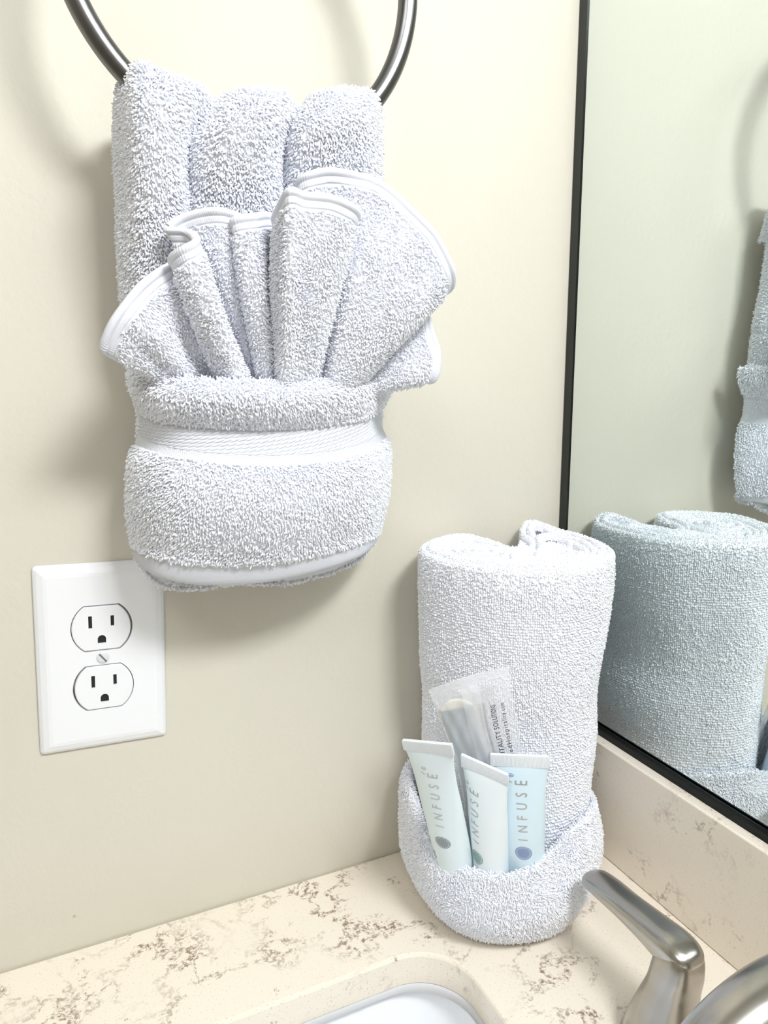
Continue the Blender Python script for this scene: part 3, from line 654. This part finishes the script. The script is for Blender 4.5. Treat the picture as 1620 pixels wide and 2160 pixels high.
# hem band: dense resample of the last 7 mm
nVh = 54*26+1
Ah = np.swapaxes(cr(np.swapaxes(Wn, 0, 1), np.linspace(0, Wn.shape[1]-1, nVh)), 0, 1)
Gh = cr(Ah, np.linspace(0, 3, 400))
L_ = np.linalg.norm(Gh-Gh[-1:], axis=-1)
rows = []
for dd in np.linspace(.0070, 0, 34):
    ix = np.array([np.nonzero(L_[:, j] >= dd)[0][-1] if dd > 0 else 399 for j in range(nVh)]); rows.append(Gh[ix, np.arange(nVh)])
Gm = np.array(rows); Gm = Gm+.0008*noise3(Gm, 70, 21)
Nm = normals(Gm); Nref = cr(np.swapaxes(Nf, 0, 1)[:, -8], np.linspace(0, nV-1, nVh)); Nm = orient(Gm, Nm, np.broadcast_to(Nref[None], Gm.shape))
dd = np.linspace(7.0, 0, 34)[:, None]
prof = .00155+.0006*np.clip(1-(dd/1.6)**2, 0, 1)-.00075*np.exp(-((dd-5.6)/.45)**2)-.0004*np.exp(-((dd-2.2)/.4)**2)
arc = np.concatenate([[0], np.cumsum(np.linalg.norm(np.diff(Gm[-1], axis=0), axis=1))])[None]*1000
prof = prof+.00010*np.sin(2*math.pi*arc/1.1)*(1+0*dd)
g = Geo(); A_ = Gm+Nm*prof[..., None]; B_ = Gm-Nm*prof[..., None]; g.grid(A_); g.grid(B_)
out_ = Gm[-1]-Gm[-3]; out_ /= np.linalg.norm(out_, axis=1, keepdims=True)+1e-9
pr = prof[-1][:, None]
g.grid(np.array([Gm[-1]+Nm[-1]*pr*math.cos(t)+out_*pr*math.sin(t)*.9 for t in np.linspace(0, math.pi, 7)]))
g.grid(np.stack([A_[0], B_[0]], 0))
g.make('hem', M['flat_weave'], wc)

# ------------------------------------------------------------------ rolled bath towel
def polar(pts, c, n):
    """closed outline points [x,y,(z)] -> n samples around centre c"""
    p = np.array(pts, float); a = np.arctan2(p[:, 1]-c[1], p[:, 0]-c[0]); o = np.argsort(a); p = p[o]
    t = np.linspace(0, len(p), n, endpoint=False); q = cr(p, t, True)
    return q
NB = 300
RCx, RCy = -.092, -.050
TOP = [(-.149, -.033), (-.138, -.012), (-.124, .000), (-.106, .006), (-.092, .001), (-.084, -.014), (-.080, -.034), (-.070, -.041), (-.061, -.032), (-.055, -.012), (-.044, .001), (-.032, .004), (-.021, -.004),
       (-.0175, -.020), (-.0170, -.042), (-.0205, -.064), (-.030, -.084), (-.047, -.099), (-.066, -.109), (-.090, -.111), (-.112, -.102), (-.130, -.086), (-.1435, -.062)]
def resamp(pts, n):
    p = np.array(pts, float); d = cr(p, np.linspace(0, len(p), 1200, endpoint=False), True)
    s = np.concatenate([[0], np.cumsum(np.linalg.norm(np.diff(np.r_[d, d[:1]], axis=0), axis=1))])
    t = np.linspace(0, s[-1], n, endpoint=False); dd = np.r_[d, d[:1]]
    return np.stack([np.interp(t, s, dd[:, k]) for k in range(d.shape[1])], 1)
top = resamp(TOP, NB)
def level(sx, sy, ox, oy, z, rx=None, flat=None):
    q = (top-[RCx, RCy])*[sx, sy]; rx = np.interp(z, [0, .04, .08, .11, .145, .175, .21], [.84, .87, .88, .91, .875, .93, 1.0])
    q[:, 0] *= np.where(q[:, 0] > 0, rx, 1.0); q = q+[RCx+ox, RCy+oy]
    if flat is not None: q[:, 1] = np.maximum(q[:, 1], flat)
    return np.c_[q, np.full(len(q), z)]
ZT = .2465
LV = [level(.80, .78, 0, .001, .004), level(.90, .88, 0, .001, .0015), level(.94, .92, 0, .001, .010), level(.955, .93, .0005, .001, .04), level(.965, .94, .001, .001, .08),
      level(.975, .94, .0022, .001, .115), level(.965, .955, .0020, .001, .145), level(.975, .965, .0000, .000, .165), level(.99, .985, .000, 0, .19), level(1.0, 1., .0, 0, .220), level(.998, .998, 0, 0, .2370), level(.985, .985, 0, 0, .2428)]
bt = empty('bath_towel', (RCx, RCy-.005, 0), 'white terry bath towel rolled upright on the counter corner, folded cuff holding the little tubes', 'towel')
Wl = np.array(LV)
Gw = cr(Wl, np.linspace(0, len(LV)-1, 150))
# soft dents: level dependent waviness
Pn = Gw.copy(); w = noise3(Pn, 28, 77)
out = Gw-np.array([RCx, RCy, 0]); out[..., 2] = 0; out /= np.linalg.norm(out, axis=-1, keepdims=True)
amp = .0017*np.clip(1-np.abs(Gw[..., 2]-.13)/.13, 0, 1)[..., None]
Gw = Gw+out*(w[..., :1])*amp
Nw = orient(Gw, normals(Gw, cv=True), out)
g = Geo(); g.grid(Gw, cv=True)
pile(g, Gw[8:], Nw[8:], .00140, .0013, .00066, lay=(.35, 0, -1), tilt=.9, wander=.3, cv=True, seed=41, jitter=.16)
g.make('rolled_body', M['terry'], bt)
# top: folded layers standing side by side, coiled on the left, open lobe on the right
def nrm2(p, closed=False):
    d = (np.roll(p, -1, 0)-np.roll(p, 1, 0)) if closed else np.gradient(p, axis=0)
    d = d/np.linalg.norm(d, axis=1, keepdims=True); return np.stack([-d[:, 1], d[:, 0]], 1)
def band(g, path, z, t, depth, seed):
    n2 = nrm2(path); rows = []; nr = []
    sec = [(1, -depth)]+[(math.cos(q), t*.75*(math.sin(q)-1)) for q in np.linspace(0, math.pi, 9)]+[(-1, -depth*.6)]
    ends = np.clip(np.minimum(np.arange(len(path)), np.arange(len(path))[::-1])/4.0, 0, 1)[:, None]**.5
    for o_, dz in sec:
        q = path+n2*(o_*t/2)*ends; rows.append(np.c_[q, z+dz-(1-ends[:, 0])*.004])
        an = np.clip((dz+t*.5)/(t*.5), 0, 1); nr.append(np.c_[n2*o_, np.full(len(path), an+.05)])
    A = np.array(rows); A = A+.0004*noise3(A, 200, seed); Nn_ = np.array(nr); Nn_ /= np.linalg.norm(Nn_, axis=-1, keepdims=True)
    g.grid(A)
    pile(g, A, Nn_, .00125, .0008, .00040, lay=(0, 0, -.3), tilt=.6, wander=.6, seed=seed)
g = Geo()
kn = np.argmin(np.linalg.norm(top-[-.0665, -.040], axis=1)); pth = np.roll(top, -kn, axis=0)
arcl = np.concatenate([[0], np.cumsum(np.linalg.norm(np.diff(pth, axis=0), axis=1))])
pin = nrm2(pth); 
cen_ = np.array([-.09, -.055]); 
if np.sum((cen_-pth)*pin) < 0: pin = -pin
for bi, (ins, t0, t1, dz) in enumerate(((.0026, .0, .0, -.0012), (.0076, .020, .012, .0006), (.0125, .075, .020, -.0006), (.0172, .120, .030, -.0020), (.0218, .150, .050, -.0030))):
    q = pth+pin*ins; ok = (arcl > t0) & (arcl < arcl[-1]-t1); q = q[ok]
    for _ in range(3+6*bi): q[1:-1] = (q[:-2]+2*q[1:-1]+q[2:])/4
    fl = .0060*np.exp(-(((q[:, 0]+.041)/.015)**2+((q[:, 1]-.002)/.014)**2))
    sad = -.0035*np.exp(-(((q[:, 0]+.072)/.016)**2+((q[:, 1]+.030)/.020)**2))
    band(g, q, ZT+dz+fl+sad, .0047, .012 if bi else .016, 60+bi)
# coil in the left half
tt = np.linspace(0, 3.6*2*math.pi, 420); rr_ = 1-tt/tt[-1]
cxy = np.stack([-.1095+(.0215*rr_+.0015)*np.cos(tt+2.4), -.0455+(.0265*rr_+.0015)*np.sin(tt+2.4)], 1)
band(g, cxy, ZT-.0030+.0035*(1-rr_)**1.0-.0008*np.sin(tt*.7), .0042, .010, 71)
# crumpled inner flap of the right lobe and the saddle by the notch
fp = cr(np.array([(-.074, -.058), (-.062, -.048), (-.054, -.034), (-.045, -.024), (-.035, -.026), (-.032, -.040), (-.040, -.052)]), np.linspace(0, 6, 80))
band(g, fp, ZT-.0040+.0035*np.sin(np.linspace(0, 3.1, 80)), .0060, .008, 72)
# floor between the layers
F_ = np.array([[*(np.array([-.09, -.055])+(pth[k]-[-.09, -.055])*s_), ZT-.0065-.001*(1-s_)] for s_ in (.97, .6, .3, .01) for k in range(NB)]).reshape(4, NB, 3)
F_[..., :2] = np.where(F_[..., 1:2] > -.03, F_[..., :2]*[1, 1], F_[..., :2]); g.grid(F_, cv=True)
Up_ = np.broadcast_to(np.array([0, 0, 1.]), F_.shape); pile(g, F_, Up_, .0015, .0014, .00055, lay=(.3, -.4, 0), tilt=.8, wander=.8, cv=True, seed=77)
g.make('coiled_top', M['terry'], bt)
# cuff
BULGE = [(-.170, -.045, .030), (-.1715, -.078, .030), (-.163, -.105, .030), (-.141, -.1255, .030), (-.105, -.135, .030), (-.075, -.127, .030), (-.048, -.110, .030), (-.027, -.088, .030), (-.019, -.055, .030), (-.024, -.018, .030), (-.050, .003, .030), (-.092, .006, .030), (-.135, .002, .030), (-.160, -.018, .030)]
RIM = [(-.166, -.045, .080), (-.171, -.072, .070), (-.1665, -.0905, .0615), (-.1545, -.1085, .0600), (-.1414, -.1206, .0600), (-.1295, -.1265, .0620), (-.1135, -.1275, .0660), (-.096, -.1235, .0700), (-.0827, -.119, .0735), (-.067, -.113, .0735), (-.050, -.103, .0700), (-.030, -.083, .064), (-.0205, -.055, .062), (-.025, -.018, .063), (-.050, .002, .068), (-.092, .005, .075), (-.135, .002, .079), (-.157, -.018, .081)]
NC = 420
def bytheta(pts, n, c=(-.092, -.060)):
    d = resamp(pts, 1500); a = np.unwrap(np.arctan2(d[:, 1]-c[1], d[:, 0]-c[0]))
    if a[-1] < a[0]: d = d[::-1]; a = a[::-1]
    t = np.linspace(-math.pi, math.pi, n, endpoint=False)
    aa = np.r_[a-2*math.pi, a, a+2*math.pi]; D = np.r_[d, d, d]
    a0 = np.argsort(aa); return np.stack([np.interp(t, aa[a0], D[a0, k]) for k in range(3)], 1)
bu, ri = bytheta(BULGE, NC), bytheta(RIM, NC)
for q in (bu, ri):
    q[:, :2] = np.array([-.092, -.060])+(q[:, :2]-[-.092, -.060])*.968; q[:, 0] -= .003*np.clip((q[:, 0]+.08)/.05, 0, 1)
ri[:, 2] -= .0015
cc = np.array([-.092, -.060, 0])
def sc(q, s, z=None, dz=0):
    o = cc+(q-cc)*[s, s, 1]
    if z is not None: o[:, 2] = z
    o[:, 2] += dz; return o
mixr = bu*.35+ri*.65; mixr[:, 2] = ri[:, 2]*.78
hi = bu*.7+ri*.3; hi[:, 2] = .045
rows = [sc(bu, .66, .0012), sc(bu, .76, .0030), sc(bu, .86, .0095), sc(bu, .93, .019), sc(bu, .978, .030), sc(hi, 1.0, .044), sc(mixr, 1.01), sc(ri, 1.012, dz=-.006), sc(ri, .995, dz=-.0005), sc(ri, .968, dz=.0005), sc(ri, .945, dz=-.004), sc(ri, .93, dz=-.012), sc(ri, .91, dz=-.026), sc(bu, .88, .030), sc(bu, .85, .012)]
Gc = cr(np.array(rows), np.linspace(0, len(rows)-1, 130))
Gc = Gc+.0009*noise3(Gc, 55, 13)*np.array([1, 1, .5])
Gc[..., 2] = np.maximum(Gc[..., 2], .0008)
core = Gc.copy(); core[..., :2] = cc[:2]+(Gc[..., :2]-cc[:2])*.96/np.maximum(1e-6, 1)
# orientation: outer half looks out, inner half looks in
Nc = normals(Gc, cv=True); rad = Gc-cc; rad[..., 2] = 0; rad /= np.linalg.norm(rad, axis=-1, keepdims=True)
sgn = np.sign((Nc[:60]*rad[:60]).sum(-1).mean()); Nc = Nc*sgn
g = Geo(); g.grid(Gc, cv=True)
pile(g, Gc[8:], Nc[8:], .00096, .0023, .00040, lay=(0, 0, -.5), tilt=.8, wander=1.1, cv=True, seed=51)
g.make('folded_cuff', M['terry'], bt)

# ------------------------------------------------------------------ lettering helper
def text_mesh(txt, size, shear=0.0, spacing=1.0, bold=0.0):
    cu = bpy.data.curves.new('t', 'FONT'); cu.body = txt; cu.size = size; cu.align_x = 'LEFT'; cu.space_character = spacing
    cu.shear = shear; cu.resolution_u = 3; cu.offset = bold
    o = bpy.data.objects.new('t', cu); COL.objects.link(o)
    dg = bpy.context.evaluated_depsgraph_get(); me = bpy.data.meshes.new_from_object(o.evaluated_get(dg))
    b = bmesh.new(); b.from_mesh(me)
    if len(b.verts):
        y1 = max(v.co.y for v in b.verts); x1 = max(v.co.x for v in b.verts)
        for k in range(-1, 9):
            bmesh.ops.bisect_plane(b, geom=b.verts[:]+b.edges[:]+b.faces[:], plane_co=(0, y1*k/8+1e-5, 0), plane_no=(0, 1, 0))
        bmesh.ops.triangulate(b, faces=b.faces)
    b.to_mesh(me); b.free()
    V = np.array([v.co[:2] for v in me.vertices]).reshape(-1, 2); F = [tuple(p.vertices) for p in me.polygons]
    bpy.data.objects.remove(o); bpy.data.curves.remove(cu); bpy.data.meshes.remove(me)
    return V, F
def poly_obj(name, V, F, m, parent, smooth=False):
    me = bpy.data.meshes.new(name); me.from_pydata([tuple(v) for v in V], [], F); me.materials.append(m)
    o = bpy.data.objects.new(name, me); COL.objects.link(o)
    if parent is not None:
        o.parent = parent; o.matrix_parent_inverse = Matrix.Translation(-Vector(parent.location))
    return o

# ------------------------------------------------------------------ toiletry tubes
M['tube_blue'] = mat('pale_blue_tube', (.66, .80, .88), .30, Coat_Weight=.2)
M['tube_white'] = mat('pearl_white_tube', (.80, .86, .89), .30, Coat_Weight=.2)
M['tube_aqua'] = mat('pale_aqua_tube', (.76, .86, .90), .30, Coat_Weight=.2)
M['crimp'] = mat('crimped_end', (.84, .87, .91), .32)
M['foil'] = mat('silver_foil', (.50, .50, .48), .35, .65)
M['ink_grey'] = mat('grey_ink', (.13, .15, .17), .5)
M['ink_green'] = mat('green_ink', (.07, .25, .18), .5)
M['ink_blue'] = mat('blue_ink', (.05, .10, .35), .5)
M['ink_dark'] = mat('dark_ink', (.05, .06, .07), .5)
def tube(label, tl, tr_, bc, rb, off, letter0, pitch, emb_t, m, ink, reg_ink, extra=None, foil='foil'):
    """tl,tr_ ends of the crimped edge, bc centre of the shoulder, rb radius there,
       off = how far (radians) the print is turned round the tube"""
    tl, tr_, bc = map(lambda v: np.array(v, float), (tl, tr_, bc))
    Mx = (tl+tr_)/2; ax = bc-Mx; L = np.linalg.norm(ax); ax /= L
    wv = tr_-tl; Wd = np.linalg.norm(wv)
    e1 = wv/Wd; e1b = e1-ax*(e1@ax); e1b /= np.linalg.norm(e1b); nrm = np.cross(e1b, ax)
    if nrm@(np.array(CAM_POS)-Mx) < 0: nrm = -nrm
    Cc = .008
    def frame(t):      # t metres below the crimped edge
        k = t/L
        c = Mx+ax*t
        u = max(0, (t-Cc)/(L-Cc)); s = u**.55 if u > 0 else 0
        a = (Wd/2)*(1-s)+rb*s; a = a*(1-.04*math.sin(math.pi*min(1, u*3)))
        b = .0009 if t <= Cc else .0009+(rb-.0009)*min(1, 1-(1-u)**2.0)**.8
        e = e1*(1-min(1, k*2.5))+e1b*min(1, k*2.5); e = e/np.linalg.norm(e)
        return c, e, a, b
    def pt(t, th, lift=0):
        c, e, a, b = frame(t); return c+e*((a+lift)*math.sin(th))+nrm*((b+lift)*math.cos(th))
    o = empty('toiletry_tube', bc+ax*.012, label, 'tube', 'toiletry tubes in the towel cuff')
    g = Geo(); aa = np.linspace(0, 2*np.pi, 56, endpoint=False)
    g.grid(np.array([[pt(t, a) for a in aa] for t in np.r_[np.linspace(Cc-.0004, Cc+.006, 10), np.linspace(Cc+.007, L, 46)]]), cv=True)
    c, e, a, b = frame(L)
    g.grid(np.array([[c+ax*d+e*(a*s*math.sin(q))+nrm*(b*s*math.cos(q)) for q in aa] for d, s in ((0, 1), (.001, .97), (.003, .80), (.0035, .6))]), cv=True)
    g.make('tube_body', m, o)
    # crimp with fine vertical ribs
    g = Geo(); n = 46; rows = []
    for t in (0, .0006, .003, Cc-.0008, Cc):
        c, e, a, b = frame(t); row = []
        for s in (1, -1):
            for k in range(n*4+1):
                x = -1+2*k/(n*4); x *= s
                rib = .00016*math.cos(2*math.pi*n*x/2*1.0) if .0003 < t < Cc-.0003 else -.0001
                row.append(c+e*(Wd/2*x)+nrm*s*(.0011+rib if t > 0 else .0010))
        rows.append(row)
    rows = np.array(rows); g.grid(rows, cv=True); g.grid(np.array([rows[0], rows[0].mean(0)+(rows[0]-rows[0].mean(0))*[.98, .98, .98]]), cv=True)
    mid = rows[0].reshape(-1, 3); h = mid[:n*4+1]; b_ = mid[n*4+1:][::-1]; g.grid(np.stack([h, b_], 0))
    g.make('crimped_end', M['crimp'], o)
    # screw cap under the shoulder
    g = Geo(); rc_ = rb*.86
    rr = []
    for d, s in ((.0035, .72), (.0036, .98), (.0045, 1.0), (.016, .96), (.0172, .93), (.0172, .02)):
        rr.append([bc+ax*d+e1b*(rc_*s*(1+.012*math.cos(24*q))*math.sin(q))+nrm*(rc_*s*(1+.012*math.cos(24*q))*math.cos(q)) for q in np.linspace(0, 2*np.pi, 96, endpoint=False)])
    g.grid(np.array(rr), cv=True); g.make('screw_cap', M['plastic'], o)
    # print: label x runs up the tube, label y runs towards the left of the tube
    def wrap(V2, t0, y0):
        out = []
        for x, y in V2:
            t = t0-x; c, e, a, b = frame(t); r = (a+b)/2
            # arc offset -> angle
            th = off-(y0+y)/r*(-1)*(-1)
            out.append(pt(t, th, .00012))
        return out
    LH = .0046
    acc = 'INFUSE'
    for k, ch in enumerate(acc):
        V2, F = text_mesh(ch, LH/.69, shear=(.25 if letter0[1] else 0), bold=.00004)
        if not len(V2): continue
        cxm = (V2[:, 0].min()+V2[:, 0].max())/2
        V2 = V2-[cxm, LH/2]
        poly_obj('foil_letter', wrap(V2, letter0[0]-k*pitch, 0), F, M[foil], o)
    # accent above the last letter and the registered mark
    tE = letter0[0]-5*pitch
    V2 = np.array([(-.0003, .0034), (.0001, .0031), (.0016, .0050), (.0012, .0053)]); poly_obj('accent_mark', wrap(V2, tE, 0), [(0, 1, 2, 3)], M[foil], o)
    V2 = []; F = []
    for k in range(24):
        a = 2*math.pi*k/24; V2 += [(.0011*math.cos(a), .0011*math.sin(a)), (.00085*math.cos(a), .00085*math.sin(a))]
        F.append((2*k, (2*k+2) % 48, (2*k+3) % 48, 2*k+1))
    Vr, Fr = text_mesh('R', .0016); Vr = Vr-[.00055, .00056]
    nv = len(V2); V2 = np.r_[np.array(V2), Vr]; F = F+[tuple(i+nv for i in f) for f in Fr]
    poly_obj('registered_mark', wrap(V2+np.array([.0042, .0036]), tE, 0), F, M[reg_ink], o)
    # round emblem of radiating dots
    V2 = []; F = []; R0 = .0042
    def dot(x, y, r, ang=0, st=1):
        n0 = len(V2); k6 = 6
        for q in range(k6):
            a = 2*math.pi*q/k6; dx, dy = r*st*math.cos(a), r*math.sin(a)
            V2.append((x+dx*math.cos(ang)-dy*math.sin(ang), y+dx*math.sin(ang)+dy*math.cos(ang)))
        F.append(tuple(range(n0, n0+k6)))
    for k in range(150):
        r = R0*.84*math.sqrt((k+.5)/150); a = k*2.39996; dot(r*math.cos(a), r*math.sin(a), .00022)
    for k in range(44):
        a = 2*math.pi*k/44; dot(R0*math.cos(a), R0*math.sin(a), .00017, a, 3.0)
    poly_obj('emblem', wrap(np.array(V2), emb_t, 0), F, M[ink], o)
    if extra:
        V2, F = text_mesh(extra[0], .0045); poly_obj('product_word', wrap(V2*[1, 1]+[0, extra[2]], extra[1], 0), F, M['ink_dark'], o)
    return o
tube('toiletry tube leaning left, leftmost of the three, with a grey round emblem', (-.1902, -.088, .1466), (-.1736, -.118, .1545), (-.1475, -.0875, .0330), .0113,
     .10, (.0590, False), .0073, .0720, M['tube_aqua'], 'ink_grey', 'foil', ('CH', .0905, .0075))
tube('toiletry tube in the middle in front of the others, with a green round emblem', (-.1564, -.100, .1354), (-.1373, -.122, .1286), (-.1330, -.1030, .0330), .0107,
     -.55, (.0530, True), .0065, .0645, M['tube_white'], 'ink_green', 'foil')
tube('pale blue toiletry tube on the right, with a dark blue round emblem', (-.1383, -.104, .1332), (-.1107, -.126, .1362), (-.1135, -.1120, .0340), .0112,
     .02, (.0535, False), .0073, .0625, M['tube_blue'], 'ink_blue', 'ink_blue')

# ------------------------------------------------------------------ clear sachet with cotton rounds
def film_mat():
    m = bpy.data.materials.new('frosted_film'); m.use_nodes = True; n, l = m.node_tree.nodes, m.node_tree.links; n.clear()
    o = n.new('ShaderNodeOutputMaterial'); tr = n.new('ShaderNodeBsdfTransparent'); df = n.new('ShaderNodeBsdfPrincipled')
    df.inputs['Base Color'].default_value = (.90, .91, .94, 1); df.inputs['Roughness'].default_value = .22
    mx = n.new('ShaderNodeMixShader'); mx.inputs[0].default_value = .30
    l.new(tr.outputs[0], mx.inputs[1]); l.new(df.outputs[0], mx.inputs[2]); l.new(mx.outputs[0], o.inputs[0]); return m
M['film'] = film_mat()
M['seam'] = mat('film_seam', (.83, .85, .88), .35)
M['card'] = mat('grey_wrapper', (.40, .44, .48), .35)
M['cotton'] = mat('cotton_pad', (.90, .86, .77), .95)
M['smudge'] = mat('pale_grey_print', (.36, .36, .37), .6)
M['print'] = mat('black_print', (.03, .03, .04), .5)
M['ghost'] = mat('ghost_print', (.44, .48, .53), .4)
sa = empty('clear_sachet', (-.128, -.095, .06), 'frosted clear plastic sachet with black print, standing in the cuff behind the three tubes', 'sachet')
SN = np.array([[(-.1698, -.082, .1720), (-.1497, -.093, .1812), (-.1268, -.104, .1880)],
               [(-.1655, -.083, .1600), (-.1470, -.096, .1670), (-.1248, -.106, .1730)],
               [(-.1620, -.084, .1500), (-.1440, -.0965, .1520), (-.1222, -.107, .1560)],
               [(-.1542, -.086, .1278), (-.1370, -.0970, .1275), (-.1154, -.106, .1288)],
               [(-.1450, -.084, .0950), (-.1280, -.0940, .0950), (-.1050, -.102, .0950)],
               [(-.1380, -.080, .0600), (-.1200, -.0880, .0600), (-.0990, -.094, .0600)]])
Sd = dense(SN, 60, 40)
Sn = orient(Sd, normals(Sd), np.broadcast_to(np.array([-.5, -.85, .1]), Sd.shape))
uu = np.linspace(0, 1, 40)[None, :]; vv = np.linspace(0, 1, 60)[:, None]
puff = (np.clip(np.sin(math.pi*uu), 0, 1)**.6)*np.clip((vv-.09)/.14, 0, 1)**.7*.0034
crz = .0005*np.sin(uu*37+vv*11)*np.sin(vv*23)*(vv > .1)
g = Geo(); A_ = Sd+Sn*(puff+crz+.0003)[..., None]; B_ = Sd-Sn*(puff*.8+.0003)[..., None]; g.grid(A_); g.grid(B_)
fm = g.make('film', M['film'], sa)
def on(u, v, lift=0):
    u = np.atleast_1d(u)*39; v = np.atleast_1d(v)*59
    i = np.clip(v.astype(int), 0, 58); k = np.clip(u.astype(int), 0, 38); fv = (v-i)[:, None]; fu = (u-k)[:, None]
    S = lambda A: A[i, k]*(1-fv)*(1-fu)+A[i+1, k]*fv*(1-fu)+A[i, k+1]*(1-fv)*fu+A[i+1, k+1]*fv*fu
    return S(A_)+S(Sn)*lift
# top weld: ribbed strip, and the back seam up the middle
g = Geo(); U_, V_ = np.meshgrid(np.linspace(0, 1, 40), np.linspace(0, .085, 26), indexing='ij')
pts = on(U_.ravel(), V_.ravel(), .0002).reshape(40, 26, 3)+.00018*np.sin(V_*600)[..., None]*np.array([-.5, -.8, 0]); g.grid(pts); g.make('weld_strip', M['film'], sa)
g = Geo(); U_, V_ = np.meshgrid(np.linspace(.40, .60, 8), np.linspace(0, .98, 60), indexing='ij'); g.grid(on(U_.ravel(), V_.ravel(), .0004).reshape(8, 60, 3)); g.make('back_seam', M['film'], sa)
# print running up the right side, two lines
def uvtext(txt, u0, v0, du, size, spacing=1.0):
    V2, F = text_mesh(txt, size, spacing=spacing, bold=.00003)
    Wm, Hm = .048, .125
    out = on(np.clip(u0-V2[:, 1]/Wm, 0, 1)*1.0, np.clip(v0-V2[:, 0]/Hm, 0, 1), .0004); return out, F
T1, F1 = text_mesh('DIVERSIFIED HOSPITALITY SOLUTIONS', .0038, spacing=1.05)
w1 = T1[:, 0].max(); Hm = .118
o1 = on(.735-T1[:, 1]/.048, .262+(w1-T1[:, 0])/Hm, .0004); poly_obj('printed_line', o1, F1, M['print'], sa)
T2, F2 = text_mesh('www.DiversifiedHospitality.com', .0038, spacing=1.28)
w2 = T2[:, 0].max()
o2 = on(.835-T2[:, 1]/.048, .266+(w2-T2[:, 0])/Hm, .0004); poly_obj('printed_line', o2, F2, M['print'], sa)
# contents
def disc(name, c, r, h, m, nrm, parent=None):
    nrm = np.array(nrm)/np.linalg.norm(nrm); ex = np.cross(nrm, [0, 0, 1]); ex /= np.linalg.norm(ex); ey = np.cross(ex, nrm)
    g = Geo(); a = np.linspace(0, 2*np.pi, 64, endpoint=False)
    g.grid(np.array([[np.array(c)+(ex*math.cos(t)+ey*math.sin(t))*q+nrm*z for t in a] for q, z in ((.0001, -h/2), (r*.9, -h/2), (r, -h*.25), (r, h*.25), (r*.93, h/2), (r*.8, h*.42), (r*.74, h*.32), (r*.6, h*.38), (.0001, h*.36))]), cv=True)
    return g.make(name, m, parent)
cn = (-.55, -.83, -.17)
cp = disc('cotton_pad', on(.31, .345, -.0042)[0], .0120, .0012, M['cotton'], cn)
cp.location = (0, 0, 0); tag(cp, 'round cream cotton pad showing through the top of the sachet', 'cotton pad')
# grey inner wrapper in front of the pad
iw = empty('inner_wrapper', (-.1450, -.088, .07), 'flat grey wrapper with faint rings inside the left half of the sachet', 'wrapper')
g = Geo(); U_, V_ = np.meshgrid(np.linspace(.05, .50, 24), np.linspace(.265, .97, 40), indexing='ij')
V3 = V_-.03*(U_-.05)/.45
pp = on(U_.ravel(), V3.ravel(), -.0014).reshape(24, 40, 3); qq = on(U_.ravel(), V3.ravel(), -.0022).reshape(24, 40, 3)
g.grid(pp); g.grid(qq); g.grid(np.stack([pp[0], qq[0]])); g.grid(np.stack([pp[-1], qq[-1]])); g.grid(np.stack([pp[:, 0], qq[:, 0]], 1)); g.grid(np.stack([pp[:, -1], qq[:, -1]], 1))
g.make('wrapper_sheet', M['card'], iw)
for (u, v, r) in ((.355, .295, .0018), (.345, .36, .0029), (.37, .43, .0029)):
    a = np.linspace(0, 2*np.pi, 40, endpoint=False); rows = [on(u+rr*np.cos(a)/.048, v+rr*np.sin(a)/Hm, -.0012) for rr in (r, r*.88)]
    g = Geo(); g.grid(np.array(rows), cv=True); g.make('ring_mark', M['ghost'], iw)
for u0, u1, v0, v1 in ((.565, .585, .235, .62), (.60, .63, .235, .64)):
    U_, V_ = np.meshgrid(np.linspace(u0, u1, 3), np.linspace(v0, v1, 30), indexing='ij'); g = Geo()
    g.grid(on(U_.ravel()+.0*V_.ravel(), V_.ravel(), -.0012).reshape(3, 30, 3)); g.make('back_print', M['smudge'], sa)
